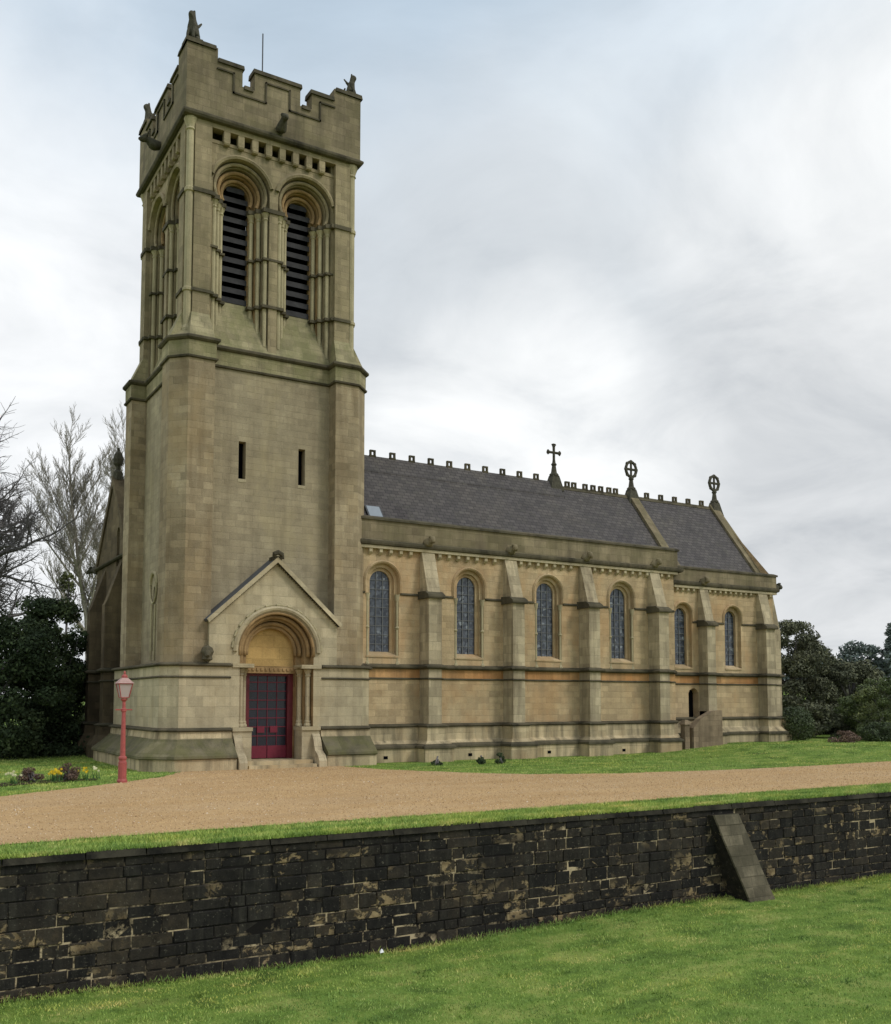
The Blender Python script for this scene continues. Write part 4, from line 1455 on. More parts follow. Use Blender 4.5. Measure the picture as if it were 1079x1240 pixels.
def window(c, F, sill, zc, rs, ds, bars, glass_d, hood_r, shafts):
    LP = [arch(c, sill - .12 * (1 - i * .5), zc, r) for i, r in enumerate(rs)]
    m_ = MB(F)
    for i in range(len(rs)):
        m_.ring(LP[i], ds[i], LP[i], ds[i + 1])
        if i < len(rs) - 1:
            m_.ring(LP[i], ds[i + 1], LP[i + 1], ds[i + 1])
    r = rs[-1]
    m_.hexa([(c - rs[0], -.03, sill - .15), (c + rs[0], -.03, sill - .15), (c + r, ds[-1], sill - .15), (c - r, ds[-1], sill - .15)],
            [(c - rs[0], -.03, sill - .10), (c + rs[0], -.03, sill - .10), (c + r, ds[-1], sill + .06), (c - r, ds[-1], sill + .06)])
    wn = part(m_, 'window', M['nave'], 'tall round-headed leaded window in the south wall')
    m_ = MB(F)
    g_ = arch(c, sill, zc, r)
    m_.add([(u, glass_d, z) for u, z in g_], [tuple(range(len(g_)))])
    part(m_, 'glass', M['glass'], parent=wn)
    m_ = MB(F)
    bw = .011
    for i in range(1, bars[0]):
        u = c - r + 2 * r * i / bars[0]
        top = zc + math.sqrt(max(0, r * r - (u - c) ** 2)) - .01
        m_.box(u - bw, u + bw, glass_d - .03, glass_d - .012, sill, top)
    nz = bars[1]
    for i in range(1, nz):
        z = sill + (zc + r - sill) * i / nz
        hw = r if z < zc else math.sqrt(max(0.001, r * r - (z - zc) ** 2))
        m_.box(c - hw, c + hw, glass_d - .025, glass_d - .008, z - bw * .8, z + bw * .8)
    part(m_, 'glazing_bar', M['came'], parent=wn)
    m_ = MB(F)
    hood(m_, c, zc, hood_r, .09, -.075, .01, legs=(zc - 5.57 if shafts else zc - 5.2))
    part(m_, 'hood_mould', M['nave'], parent=wn)
    if shafts:
        for s in (-1, 1):
            u = c + s * (rs[0] - .05)
            m_ = MB(F)
            m_.tube([(u, .03, 3.22), (u, .03, 5.36)], .045, 8)
            m_.tube([(u, .03, 3.18), (u, .03, 3.22), (u, .03, 3.3)], [.085, .09, .05], 8)
            m_.tube([(u, .03, 4.36), (u, .03, 4.41), (u, .03, 4.46)], [.05, .08, .05], 8)
            m_.tube([(u, .03, 5.28), (u, .03, 5.32), (u, .03, 5.48), (u, .03, 5.52)], [.05, .06, .09, .10], 8)
            part(m_, 'jamb_shaft', M['shaft'], parent=wn)
    return wn


for c in NWIN:
    window(c, F_n, SILL, ZCN, (.60, .48, .375), (0, .12, .22, .30), (3, 9), .28, .62, True)
for c in CWIN:
    window(c, F_c, 3.42, 5.42, (.48, .32), (0, .14, .30), (2, 9), .26, .50, False)
# corbel tables and parapets
m_ = MB()
x = XW + .25
skip = [(b - .08, b + BWD + .08) for b in NB]
while x < XN:
    if not any(a < x < b for a, b in skip):
        m_.prismx([(YN + .05, 6.80), (YN - .04, 6.80), (YN - .13, 6.88), (YN - .13, 7.0), (YN + .05, 7.0)], x - .055, x + .055)
    x += .375
m_.box(XW, XN + .08, YN - .16, YN + .05, 6.995, 7.10)
x = XN + .3
while x < XE:
    if not (29.1 < x < 29.75 or 32.5 < x < 33.25):
        m_.prismx([(YC + .05, 6.36), (YC - .04, 6.36), (YC - .12, 6.44), (YC - .12, 6.54), (YC + .05, 6.54)], x - .05, x + .05)
    x += .30
m_.box(XN + .1, XE + .1, YC - .15, YC + .05, 6.535, 6.63)
part(m_, 'corbel_table', M['pale'], 'row of pale stone corbels under the nave parapet')
m_ = MB()
m_.box(XW, XN + .10, YN - .14, YN + .30, 7.12, 7.96)
m_.box(XN + .101, XE + .12, YC - .12, YC + .30, 6.66, 7.34)
m_.box(XE - .24, XE + .118, YC + .3, 35.5, 6.66, 7.30)
part(m_, 'nave_parapet', M['parapet'], 'plain weathered parapet along the nave')
m_ = MB()
m_.prismx([(YN - .20, 7.93), (YN - .20, 8.0), (YN + .06, 8.10), (YN + .36, 8.0), (YN + .36, 7.93)], XW, XN + .16)
m_.prismx([(YC - .17, 7.31), (YC - .17, 7.38), (YC + .06, 7.46), (YC + .36, 7.38), (YC + .36, 7.31)], XN + .17, XE + .17)
part(m_, 'parapet_coping', M['trim'])
for b in NB:
    gargoyle(b + .2, YN - .14, 7.36, .3, -1, .30, M['parapet'])
gargoyle(29.35, YC - .12, 6.86, .3, -1, .28, M['parapet'])
gargoyle(XE + .1, YC + .1, 6.88, 1, -.35, .42)
# roofs
YR, ZR, SL = 32.25, 10.90, 1.30


def roof(x0, x1, zr, foot_y, name, label):
    m_ = MB()
    df = YR - foot_y
    zf = zr - df * SL
    t_ = .12
    m_.prismx([(foot_y, zf), (YR, zr), (2 * YR - foot_y, zf), (2 * YR - foot_y, zf - t_), (YR, zr - t_), (foot_y, zf - t_)], x0, x1)
    return part(m_, name, M['slate'], label)


roof(CX + 2.72, 24.55, ZR + .06, 29.12, 'nave_roof', 'dark slate nave roof')
roof(24.55, 28.45, ZR - .04, 29.1, 'nave_roof', 'lower slate roof between the two ridge crosses')
roof(28.45, XE - .1, ZR - .04, 29.3, 'chancel_roof', 'dark slate chancel roof')
m_ = MB()
m_.prismx([(YR - .50, ZR + .02 - .50 * SL + .09), (YR, ZR + .16), (YR + .50, ZR + .02 - .50 * SL + .09), (YR + .5, ZR - .85), (YR - .5, ZR - .85)], CX + 2.7, 24.6)
part(m_, 'ridge_capping', M['slate'], 'raised band along the nave ridge')
m_ = MB()
m_.prismx([(YR - .10, ZR - .14), (YR, ZR + .02), (YR + .1, ZR - .14)], 24.6, XE - .1)
part(m_, 'ridge_tile', M['trim'])


def coping(xc, wd, zr, foot_y, name='gable_coping'):
    m_ = MB()
    zf = zr - (YR - foot_y) * SL
    m_.prismx([(foot_y, zf), (YR, zr), (2 * YR - foot_y, zf), (2 * YR - foot_y, zf - .6), (YR, zr - .6), (foot_y, zf - .6)], xc - wd / 2, xc + wd / 2)
    part(m_, name, M['parapet'])


coping(28.62, .42, ZR + .16, 29.3)
coping(XE - .08, .46, ZR + .12, 29.35)


def ridge_tile(x, z):
    m_ = MB()
    y = YR
    m_.box(x - .115, x - .055, y - .05, y + .05, z, z + .24)
    m_.box(x + .055, x + .115, y - .05, y + .05, z, z + .24)
    m_.box(x - .055, x + .055, y - .05, y + .05, z + .18, z + .24)
    m_.box(x - .13, x + .13, y - .04, y + .04, z - .03, z + .05)
    return part(m_, 'ridge_ornament', M['trim'])


r0 = ridge_tile(16.03, ZR + .14)


def copy_part(o, dx, dz):
    c = o.copy()
    COL.objects.link(c)
    c.parent = church
    c.matrix_parent_inverse = o.matrix_parent_inverse.copy()
    c.location = (dx, 0, dz)
    return c


for i in range(-2, 10):
    if i:
        copy_part(r0, i * .83, 0)
for x in (25.1, 25.45, 26.05, 26.48, 26.9, 27.35, 27.72):
    copy_part(r0, x - 16.03, -.14)
for i in range(5):
    copy_part(r0, 29.5 + i * .83 - 16.03, -.14)


def finial_base(m_, x, z):
    m_.hexa([(x - .34, YR - .26, z - .35), (x + .34, YR - .26, z - .35), (x + .34, YR + .26, z - .35), (x - .34, YR + .26, z - .35)],
            [(x - .16, YR - .15, z + .30), (x + .16, YR - .15, z + .30), (x + .16, YR + .15, z + .30), (x - .16, YR + .15, z + .30)])
    m_.lathe([(.2, z + .28), (.2, z + .36), (.13, z + .42), (.085, z + .72), (.12, z + .76), (.12, z + .80), (.07, z + .84), (.06, z + .9)], x, YR, 8)


def cross_finial(x, z):
    m_ = MB()
    finial_base(m_, x, z)
    zc = z + 1.28
    arms = [((0, 0, -1), .5), ((0, 0, 1), .36), ((-1, 0, 0), .32), ((1, 0, 0), .32)]
    for (a, _, c_), ln in arms:
        m_.tube([(x, YR, zc), (x + a * ln * .6, YR, zc + c_ * ln * .6), (x + a * ln, YR, zc + c_ * ln)], [.055, .055, .085], 8)
        if ln < .5:
            e = Vector((x + a * ln * .92, YR, zc + c_ * ln * .92))
            s = Vector((c_, 0, -a)) * .09
            m_.tube([e - s * 1.1, e, e + s * 1.1], [.035, .06, .035], 6)
    part(m_, 'cross_finial', M['beast'], 'plain stone cross on the nave ridge')


def wheel_cross(x, z, lb):
    m_ = MB()
    finial_base(m_, x, z)
    zc, rr = z + 1.20, .29
    m_.tube([(x + rr * math.cos(2 * math.pi * i / 20), YR, zc + rr * 1.15 * math.sin(2 * math.pi * i / 20)) for i in range(21)], .068, 6)
    for k in range(8):
        q = 2 * math.pi * k / 8
        m_.tube([(x + rr * math.cos(q - .12) * 1.12, YR, zc + rr * 1.26 * math.sin(q - .12)), (x + rr * math.cos(q + .12) * 1.12, YR, zc + rr * 1.26 * math.sin(q + .12))], .06, 6)
    m_.tube([(x, YR, zc - rr * 1.2), (x, YR, zc + rr * 1.2)], .055, 6)
    m_.tube([(x - rr, YR, zc), (x + rr, YR, zc)], .055, 6)
    part(m_, 'wheel_cross', M['beast'], lb)


cross_finial(24.42, ZR + .10)
wheel_cross(28.62, ZR - .02, 'wheel cross on the gable between nave and chancel')
wheel_cross(33.66, ZR - .06, 'wheel cross on the east gable of the chancel')
# skylight
m_ = MB()
ys_, ye_ = 30.05, 30.55
zs = lambda y: ZR + .06 - (YR - y) * SL
x0, x1 = 14.86, 15.46
m_.hexa([(x0, ys_, zs(ys_) + .01), (x1, ys_, zs(ys_) + .01), (x1, ye_, zs(ye_) + .01), (x0, ye_, zs(ye_) + .01)],
        [(x0, ys_ - .05, zs(ys_) + .05), (x1, ys_ - .05, zs(ys_) + .05), (x1, ye_ - .05, zs(ye_) + .05), (x0, ye_ - .05, zs(ye_) + .05)])
sk = part(m_, 'skylight', M['iron'], 'small rooflight by the tower')
m_ = MB()
m_.quad((x0 + .05, ys_ - .03, zs(ys_ + .02) + .065), (x1 - .05, ys_ - .03, zs(ys_ + .02) + .065), (x1 - .05, ye_ - .08, zs(ye_ - .03) + .07), (x0 + .05, ye_ - .08, zs(ye_ - .03) + .07))
part(m_, 'pane', M['skylight'], parent=sk)
# plinth vents
for x, yy, z in ((14.7, YN - .33, .16), (17.93, YN - .33, .17), (21.27, YN - .33, .17), (24.75, YN - .33, .15)):
    m_ = MB()
    m_.box(x - .075, x + .075, yy + .022, yy + .1, z - .05, z + .05)
    part(m_, 'plinth_vent', M['void'])
# vestry door and its outside stair
m_ = MB(F_c)
m_.add([(u, .3, z) for u, z in [(28.58, .9)] + dhole[1:6] + [(29.16, 2.3), (29.16, .9)]], [tuple(range(8))])
part(m_, 'vestry_door', M['void'], 'small dark doorway above the outside steps')
m_ = MB()
m_.prism([(27.86, .1), (29.42, .1), (29.42, 1.62), (28.95, 1.60), (28.25, 1.30), (28.0, 1.08), (27.86, .95)], 28.0, 28.3)
m_.box(29.2, 29.44, 28.28, 29.0, .1, 1.58)
part(m_, 'stair_parapet', M['rubble'], 'rough stone parapet beside the vestry door')
m_ = MB()
for i in range(5):
    m_.box(27.5 + i * .27, 29.2, 28.3, 28.98, .1, .35 + i * .19)
part(m_, 'stair', M['rubble'])
m_ = MB()
m_.box(27.42, 27.66, 28.02, 28.26, .1, 1.08)
m_.hexa([(27.36, 27.96, 1.08), (27.72, 27.96, 1.08), (27.72, 28.32, 1.08), (27.36, 28.32, 1.08)], [(27.46, 28.06, 1.26), (27.62, 28.06, 1.26), (27.62, 28.22, 1.26), (27.46, 28.22, 1.26)])
part(m_, 'stair_pier', M['rubble'])

# ------------------------------------------------------------------ north aisle seen left of the tower
XA, YA0, YA1, YAR, ZAR = 7.9, 35.0, 40.2, 37.6, 10.15
F_a = lambda u, d, z: (XA + d, -u, z)          # west face: u = -y
m_ = MB(F_a)
awin = arch(-36.62, 6.9, 8.1, .22, 10)
m_.panel([(-YA1, 0), (-YA0, 0), (-YA0, 7.2), (-YAR, ZAR), (-YA1, 7.2)], [awin], 0)
m_.ring(awin, 0, awin, .25)
m_.xf = None
m_.quad((XA, YA1, 0), (26, YA1, 0), (26, YA1, 7.2), (XA, YA1, 7.2))
m_.quad((XA, YA0, 0), (26, YA0, 0), (26, YA0, 7.2), (XA, YA0, 7.2))
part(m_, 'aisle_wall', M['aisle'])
m_ = MB(F_a)
m_.add([(u, .2, z) for u, z in awin], [tuple(range(len(awin)))])
part(m_, 'aisle_window', M['glass'])
m_ = MB()
for s in (-1, 1):
    e = YAR + s * 2.75
    zf = ZAR - 2.75 * SL * .88
    m_.prismx([(YAR, ZAR + .02), (e, zf), (e, zf - .12), (YAR, ZAR - .1)], XA + .2, 26)
part(m_, 'aisle_roof', M['slate'])
m_ = MB()
for s in (-1, 1):
    e = YAR + s * 2.62
    zf = ZAR - 2.62 * 1.14
    m_.prismx([(YAR, ZAR + .28), (e, zf + .24), (e, zf - .1), (YAR, ZAR - .1)], XA - .06, XA + .34)
part(m_, 'gable_coping', M['aisle'])
m_ = MB()
m_.lathe([(.2, ZAR + .1), (.17, ZAR + .4), (.09, ZAR + .5), (.08, ZAR + .62), (.17, ZAR + .72), (.20, ZAR + .9), (.15, ZAR + 1.1), (.06, ZAR + 1.22), (.03, ZAR + 1.35)], XA + .14, YAR, 8)
part(m_, 'finial', M['beast'], 'leafy finial on the gable left of the tower')
ap = [(26, YA1), (XA, YA1), (XA, 39.05), (XA - .55, 39.05), (XA - .55, 38.55), (XA, 38.55), (XA, 36.4), (XA - .55, 36.4), (XA - .55, 35.9), (XA, 35.9), (XA, YA0)]
m_ = MB()
m_.sweep([(-.1, -.2), (.35, -.2), (.35, .45), (.12, .8), (.1, 1.1), (-.1, 1.12)], ap)
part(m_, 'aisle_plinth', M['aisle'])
m_ = MB()
m_.sweep(STRING(1.10, .16, .1), ap)
m_.sweep(STRING(2.66, .06, .06), ap)
m_.sweep(STRING(3.0, .13, .13), ap)
m_.sweep(STRING(7.1, .12, .14), [(XA + .5, YA1), (XA, YA1), (XA, YA0)])
part(m_, 'string_course', M['trim'])
for y0, y1 in ((38.55, 39.05), (35.9, 36.4)):
    m_ = MB()
    m_.prism([(XA + .1, .9), (XA - .55, .9), (XA - .55, 5.4), (XA - .48, 5.55), (XA, 7.0), (XA + .1, 7.0)], y0, y1)
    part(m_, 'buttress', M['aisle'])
m_ = MB()
m_.prismx([(YA1 - .1, 0), (YA1 + 1.5, 0), (YA1 + 1.5, .5), (YA1 + 1.3, .8), (YA1 + 1.3, 2.9), (YA1 + 1.15, 3.1), (YA1 + 1.15, 5.4), (YA1 + 1.0, 5.6), (YA1 + .1, 7.2), (YA1 - .1, 7.2)], XA + .05, XA + .75)
part(m_, 'buttress', M['aisle'])
gargoyle(XA + .2, YA1 + .1, 7.2, -.3, 1, 1.05, M['beast'])
# unseen black box inside the church, so that no light leaks through
m_ = MB()
m_.box(XW + .3, XE - .5, YN + .75, 35.4, .2, 7.0)
part(m_, 'light_block', M['void'])

# ------------------------------------------------------------------ street lamp
LX, LY = 5.59, 24.84
lamp = empty('street_lamp', (LX, LY, 0), 'red painted lamp post with a lantern head by the tower corner', 'street lamp')
m_ = MB()
m_.lathe([(.125, -.1), (.125, .06), (.10, .10), (.10, .50), (.085, .52), (.085, .56), (.10, .58), (.10, .62), (.065, .66), (.06, .9), (.052, 1.4), (.046, 1.72), (.065, 1.74), (.065, 1.80), (.042, 1.82), (.038, 1.98), (.08, 2.02), (.08, 2.06)], LX, LY, 12)
child(m_.build('post', M['red']), lamp)
m_ = MB()
m_.tube([(LX - .2, LY, 1.78), (LX + .2, LY, 1.78)], .016, 6)
child(m_.build('ladder_bar', M['red']), lamp)
m_ = MB()


def sq(r, z):
    return [(LX - r, LY - r, z), (LX + r, LY - r, z), (LX + r, LY + r, z), (LX - r, LY + r, z)]


a, b = sq(.095, 2.08), sq(.165, 2.42)
for i in range(4):
    m_.tube([a[i], b[i]], .012, 5)
    m_.tube([a[i], a[(i + 1) % 4]], .012, 5)
    m_.tube([b[i], b[(i + 1) % 4]], .016, 5)
child(m_.build('lantern_frame', M['red']), lamp)
m_ = MB()
m_.hexa(sq(.09, 2.075), sq(.155, 2.42))
child(m_.build('lantern_glass', M['lantern']), lamp)
m_ = MB()
m_.hexa(sq(.195, 2.425), sq(.07, 2.56))
tp = child(m_.build('lantern_roof', simple('faded_pink_roof', (0.42, 0.27, 0.24), 0.5, 0.3, var=0.3)), lamp)
m_ = MB()
m_.lathe([(.07, 2.56), (.075, 2.60), (.05, 2.63), (.02, 2.66), (.03, 2.69), (.012, 2.73)], LX, LY, 8)
child(m_.build('finial', M['red']), lamp)

# ------------------------------------------------------------------ trees


def branch_mesh(mb, p, d, ln, r, depth, P):
    """recursive bare branches"""
    n = 4 if depth > 1 else 3
    pts, rad = [p], [r]
    q = p
    for i in range(n):
        d = (d + Vector((random.gauss(0, P['wig']), random.gauss(0, P['wig']), random.gauss(0, P['wig']) + P['lift'] * .25))).normalized()
        q = q + d * (ln / n)
        pts.append(q)
        rad.append(max(r * (1 - (i + 1) / n * (1 - P['taper'])), P['rmin']))
    mb.tube(pts, rad, 7 if depth >= P['depth'] - 1 else (5 if depth > 1 else 3), False)
    if depth == 0:
        return
    k = P['kids'] if depth < P['depth'] else P['kids0']
    for i in range(k):
        t_ = P['start'] + (1 - P['start']) * (i + random.random()) / k
        j = min(n - 1, int(t_ * n))
        o = pts[j].lerp(pts[j + 1], t_ * n - j)
        ax = d.orthogonal().normalized()
        ax.rotate(Matrix.Rotation(random.uniform(0, 2 * math.pi), 3, d))
        nd = (d * math.cos(P['ang']) + ax * math.sin(P['ang']))
        nd = (nd + Vector((0, 0, P['lift']))).normalized()
        branch_mesh(mb, o, nd, ln * random.uniform(P['lr0'], P['lr1']) * (1.05 - .35 * t_), max(rad[j] * P['rr'], P['rmin']), depth - 1, P)
    branch_mesh(mb, q, d, ln * P['tip'], max(rad[-1], P['rmin']), depth - 1, P)


def bare_tree(base, top_dir, ln, r, P, label, group=None, name='bare_tree', trunk_h=3.0, mat='bark'):
    e = empty(name, base, label, 'tree', group)
    t_ = MB()
    b = Vector(base)
    d = Vector(top_dir).normalized()
    t_.tube([b - Vector((0, 0, .3)), b + Vector((0, 0, .4)), b + d * trunk_h * .5, b + d * trunk_h], [r * 1.5, r * 1.15, r * 1.03, r], 9)
    child(t_.build('trunk', M[mat], smooth=True, recalc=False), e)
    c = MB()
    branch_mesh(c, b + d * (trunk_h - .05), d, ln, r, P['depth'], P)
    child(c.build('crown', M[mat], smooth=True, recalc=False), e)
    return e


random.seed(21)
P_wide = dict(depth=5, kids=5, kids0=10, start=.20, ang=R(50), lift=.07, wig=.13, taper=.55, rr=.62, rmin=.007, lr0=.5, lr1=.76, tip=.6)
bare_tree((2.7, 44.5, 0), (0.0, 0, 1), 6.4, .32, P_wide, 'big bare spreading tree whose branches reach in at the left edge', trunk_h=2.8)
random.seed(5)
P_up = dict(depth=4, kids=8, kids0=17, start=.06, ang=R(38), lift=.26, wig=.05, taper=.35, rr=.48, rmin=.009, lr0=.35, lr1=.56, tip=.42)
bare_tree((12.4, 64.4, 0), (-.03, 0, 1), 9.3, .20, P_up, 'pale bare upright tree behind the gable left of the tower', name='poplar_tree', trunk_h=5.0, mat='bark_pale')
random.seed(9)
bare_tree((16.2, 71, 0), (-.02, 0, 1), 11.0, .20, P_up, 'bare upright tree half hidden behind the left edge of the tower', name='poplar_tree', trunk_h=5.5, mat='bark_pale')


def leaves(clumps, per, size, flat=0.35):
    """leaf cards in ellipsoid clumps; returns quads (n*4,3)"""
    out = []
    for (cx, cy, cz, rx, ry, rz), n in zip(clumps, per):
        v = rng.normal(0, 1, (n, 3))
        v /= np.linalg.norm(v, axis=1)[:, None]
        rad = rng.uniform(.35, 1.0, n) ** .5
        p = v * rad[:, None] * np.array([rx, ry, rz]) + np.array([cx, cy, cz])
        nr = v + rng.normal(0, .7, (n, 3))
        nr /= np.linalg.norm(nr, axis=1)[:, None]
        a = np.cross(nr, rng.normal(0, 1, (n, 3)))
        a /= np.linalg.norm(a, axis=1)[:, None]
        b = np.cross(nr, a)
        s = size * rng.uniform(.5, 1.4, n)
        a *= s[:, None]
        b *= (s * .55)[:, None]
        out.append(np.stack([p - a, p - b, p + a, p + b], 1).reshape(-1, 3))
    return np.concatenate(out)


def leafy(name, label, cat, base, clumps, n, size, mat, group=None, trunk=None, limbs=0):
    e = empty(name, base, label, cat, group)
    vol = np.array([(c[3] * c[4] * c[5]) ** (2 / 3) for c in clumps])
    per = np.maximum(6, (vol / vol.sum() * n)).astype(int)
    child(np_mesh('crown' if trunk else 'foliage', leaves(clumps, per, size), 4, M[mat]), e)
    t_ = MB()
    b = Vector(base)
    if trunk:
        r, h = trunk
        t_.tube([b - Vector((0, 0, .3)), b + Vector((0, 0, .5)), b + Vector((0, 0, h * .5)), b + Vector((.1, 0, h))], [r * 1.4, r, r * .8, r * .4], 8)
    for c in clumps[::max(1, len(clumps) // (limbs or 8))]:
        q = Vector(c[:3])
        st_ = b + Vector((0, 0, (trunk[1] if trunk else .4) * random.uniform(.15, .7)))
        mid_ = st_.lerp(q, .5) + Vector((0, 0, -.1))
        rr_ = (trunk[0] * .3 if trunk else .03)
        t_.tube([st_, mid_, q], [rr_, rr_ * .7, rr_ * .3], 5)
    child(t_.build('trunk' if trunk else 'stem', M['bark'], smooth=True, recalc=False), e)
    return e


def crown_clumps(cx, cy, z0, z1, rx, ry, n, shape, cr):
    """clumps filling a crown; shape(t) gives the relative width at height t"""
    out = []
    for _ in range(n):
        t_ = random.random()
        wv = shape(t_)
        a, q = random.uniform(0, 2 * math.pi), math.sqrt(random.uniform(.15, 1))
        s = cr * random.uniform(.6, 1.25)
        out.append((cx + rx * wv * q * math.cos(a), cy + ry * wv * q * math.sin(a), z0 + (z1 - z0) * t_, s, s, s * .62))
    return out


random.seed(3)
dome = lambda t_: math.sqrt(max(.05, 1 - t_ ** 2.2))
bush = lambda t_: (.75 + .5 * t_) if t_ < .4 else math.sqrt(max(.04, 1 - ((t_ - .4) / .62) ** 2)) * .95
leafy('evergreen_tree', 'broad dark evergreen reaching the left edge of the lawn', 'tree', (3.6, 37.6, 0), crown_clumps(3.6, 37.6, .1, 5.0, 3.0, 2.4, 130, bush, .7), 46000, .062, 'yew', trunk=(.3, 3.4))
leafy('evergreen_tree', 'dark glossy evergreen between the left tree mass and the church gable', 'tree', (6.2, 40.2, 0), crown_clumps(6.15, 40.2, .1, 6.0, 1.65, 1.9, 100, bush, .55), 30000, .066, 'laurel', trunk=(.22, 4.0))
leafy('dark_shrub', 'low black-green shrub under the evergreens at the left edge', 'shrub', (5.2, 38.4, 0), crown_clumps(5.0, 38.6, .0, 1.7, 2.6, 1.0, 50, dome, .5), 12000, .07, 'yew')
leafy('dark_shrub', 'dark shrub filling the gap between the left evergreens and the church gable', 'shrub', (8.3, 45.5, 0), crown_clumps(8.2, 45.5, .0, 3.2, 1.8, 1.0, 60, dome, .5), 13000, .07, 'laurel')
leafy('ivy_tree', 'pale ivy-clad sapling above the dark evergreens left of the gable', 'tree', (8.0, 47.5, 0), crown_clumps(8.0, 47.5, 2.0, 7.9, .8, .8, 60, lambda t_: 1.1 - t_ * .85, .26), 4200, .06, 'ivy', trunk=(.08, 7.6))
leafy('evergreen_tree', 'tall dark evergreen tree right behind the chancel end', 'tree', (41.0, 34.2, .3), crown_clumps(40.9, 34.2, .3, 5.9, 2.3, 2.3, 130, lambda t_: bush(t_) * random.uniform(.75, 1.12), .58), 34000, .075, 'oak', trunk=(.25, 4.0))
leafy('evergreen_tree', 'lower dark evergreen right of the tall one by the chancel', 'tree', (43.6, 32.6, .3), crown_clumps(43.6, 32.9, .3, 3.9, 1.5, 2.0, 70, bush, .55), 18000, .075, 'oak', trunk=(.2, 2.6))
leafy('evergreen_tree', 'dark evergreen farther off, between the evergreens by the chancel and the far wood', 'tree', (50.5, 38.0, .3), crown_clumps(50.5, 38.0, .3, 4.0, 2.6, 2.6, 90, bush, .6), 20000, .085, 'oak', trunk=(.25, 2.6))
leafy('evergreen_tree', 'low dark evergreen behind the large rounded shrub at the right edge', 'tree', (49.5, 32.5, .3), crown_clumps(49.5, 32.5, .3, 3.4, 2.8, 2.6, 90, bush, .6), 20000, .085, 'oak', trunk=(.22, 2.2))
leafy('ball_shrub', 'clipped rounded bush against the chancel corner', 'shrub', (34.75, 28.9, .3), [(34.75, 28.9, .95, .85, .85, .85)] + crown_clumps(34.75, 28.9, .35, 1.6, .7, .7, 14, dome, .28), 12000, .035, 'box')
leafy('round_shrub', 'large rounded green shrub at the right edge', 'shrub', (39.6, 28.0, .3), crown_clumps(39.7, 28.0, .3, 3.0, 2.1, 2.1, 90, bush, .42), 30000, .05, 'shrub')
leafy('heather_clump', 'low brown heath clump on the lawn below the round shrub', 'shrub', (34.85, 26.6, .28), crown_clumps(34.85, 26.55, .25, .72, .62, .5, 14, dome, .24), 5000, .03, 'heather')
leafy('low_shrub', 'low dark green bush at the far right of the lawn', 'shrub', (37.0, 26.4, .28), crown_clumps(37.0, 26.4, .28, .95, .85, .8, 20, dome, .3), 7000, .04, 'box')
leafy('laurel_shrub', 'dark undergrowth bush behind the heath clump', 'shrub', (38.2, 30.6, .3), crown_clumps(38.2, 30.6, .3, 1.7, 1.8, 1.2, 30, dome, .5), 9000, .07, 'oak')
random.seed(31)
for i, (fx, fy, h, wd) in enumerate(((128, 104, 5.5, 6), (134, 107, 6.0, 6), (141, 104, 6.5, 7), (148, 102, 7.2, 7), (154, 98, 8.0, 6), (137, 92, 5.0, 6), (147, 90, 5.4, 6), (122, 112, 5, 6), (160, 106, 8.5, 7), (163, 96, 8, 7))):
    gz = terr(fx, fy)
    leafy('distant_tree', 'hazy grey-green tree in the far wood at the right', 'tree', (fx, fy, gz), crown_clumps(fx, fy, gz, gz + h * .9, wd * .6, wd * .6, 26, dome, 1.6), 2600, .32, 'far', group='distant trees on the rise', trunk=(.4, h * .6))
gz = terr(143, 100)
leafy('conifer_tree', 'dark pointed conifer standing above the far wood', 'tree', (144.4, 100, gz), crown_clumps(144.4, 100, gz + 1, gz + 9.4, 2.6, 2.6, 40, lambda t_: 1.02 - t_, .9), 4000, .25, 'far', trunk=(.35, 8))

# shrubs and flowers of the bed by the lamp
bed = jitter_loop([(2.2, 24.7), (3.3, 25.3), (4.3, 25.6), (5.2, 25.9), (5.3, 26.4), (4.4, 26.5), (3.2, 26.2), (2.1, 25.6)], .2, .06)
tag(MB().add([(x, y, .02) for x, y in bed], [tuple(reversed(t_)) if False else tuple(t_) for t_ in tessellate_polygon([[Vector((x, y, 0)) for x, y in bed]])]).build('flower_bed', M['soil'], recalc=False), kind='structure')
leafy('heather_clump', 'brown rounded heath clump, the left one in the flower bed', 'shrub', (3.72, 26.1, 0), crown_clumps(3.72, 26.1, .05, .36, .24, .24, 10, dome, .14), 1600, .022, 'heather')
leafy('dark_shrub', 'dark rounded little shrub, right of the orange daffodils in the bed', 'shrub', (4.55, 26.05, 0), crown_clumps(4.55, 26.05, .05, .44, .26, .26, 10, dome, .15), 1800, .024, 'heather')


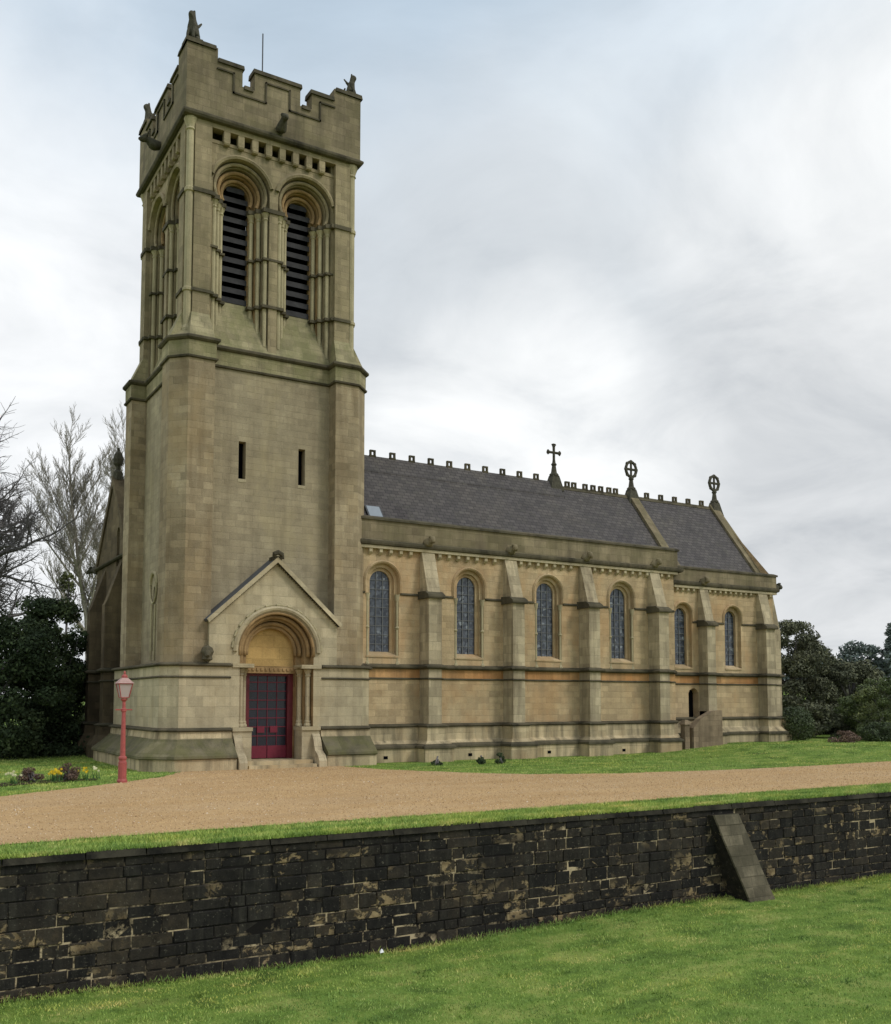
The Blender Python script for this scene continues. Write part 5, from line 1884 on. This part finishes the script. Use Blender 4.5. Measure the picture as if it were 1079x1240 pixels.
def daffodils(x, y, n, spread, mat, label, group='daffodil clumps in the bed by the lamp'):
    e = empty('daffodil_clump', (x, y, 0), label, 'flowers', group)
    l_, f_ = MB(), MB()
    for _ in range(n * 3):
        a, q = random.uniform(0, 2 * math.pi), random.uniform(0, spread)
        p = Vector((x + q * math.cos(a), y + q * math.sin(a), 0))
        h = random.uniform(.14, .28)
        t_ = p + Vector((random.gauss(0, .05), random.gauss(0, .05), h))
        s = Vector((.012 * math.cos(a + 1), .012 * math.sin(a + 1), 0))
        l_.add([p - s, p + s, t_], [(0, 1, 2)])
    for _ in range(n):
        a, q = random.uniform(0, 2 * math.pi), random.uniform(0, spread)
        c = Vector((x + q * math.cos(a), y + q * math.sin(a), random.uniform(.2, .32)))
        f = Vector((random.gauss(-.3, .4), -1, random.gauss(.1, .3))).normalized()
        u = f.orthogonal().normalized()
        v = f.cross(u)
        for k in range(6):
            w_ = k * math.pi / 3
            d1 = u * math.cos(w_) + v * math.sin(w_)
            d2 = u * math.cos(w_ + .5) + v * math.sin(w_ + .5)
            d3 = u * math.cos(w_ - .5) + v * math.sin(w_ - .5)
            f_.add([c, c + d3 * .022, c + d1 * .042, c + d2 * .022], [(0, 1, 2, 3)])
        f_.tube([c, c + f * .03], [.010, .016], 6)
    child(l_.build('leaf', M['leafblade'], recalc=False), e)
    child(f_.build('flower', M[mat], recalc=False), e)


random.seed(12)
for x, y, n, sp_, mt, lb in ((2.75, 25.55, 14, .20, 'yellow', 'yellow daffodils left of the brown heath clump, at the left edge'), (3.25, 25.7, 8, .18, 'cream', 'pale daffodils just left of the brown heath clump'),
                             (4.22, 25.9, 18, .20, 'yellow', 'orange-yellow daffodils left of the dark little shrub'), (4.95, 26.1, 8, .2, 'yellow', 'thin yellow daffodils between the dark little shrub and the lamp post'), (5.3, 26.35, 4, .14, 'cream', 'last pale daffodils of the bed, nearest the lamp post')):
    daffodils(x, y, n, sp_, mt, lb)
# little dark plants at the foot of the nave
random.seed(14)
for x, y, lb in ((16.95, 26.3, 'small dark plant on the grass edge, left one below the second nave window'), (17.5, 26.0, 'small dark plant on the grass edge, right one below the second nave window')):
    leafy('small_plant', lb, 'plant', (x, y, 0), crown_clumps(x, y, .03, .3, .16, .14, 6, dome, .1), 500, .03, 'yew')
leafy('small_plant', 'low weedy plant at the gravel edge right of the tower', 'plant', (15.55, 26.6, 0), crown_clumps(15.55, 26.6, .02, .18, .25, .14, 6, dome, .09), 400, .03, 'yew')
# litter
m_ = MB()
z0 = low(7.04, 13.75) + .03
m_.hexa([(7.00, 13.72, z0), (7.08, 13.74, z0), (7.07, 13.79, z0), (7.01, 13.78, z0 + .01)], [(7.01, 13.73, z0 + .045), (7.06, 13.75, z0 + .035), (7.06, 13.78, z0 + .05), (7.02, 13.77, z0 + .035)])
tag(m_.build('litter', M['white']), 'scrap of white litter on the lawn at the foot of the dark wall', 'litter')
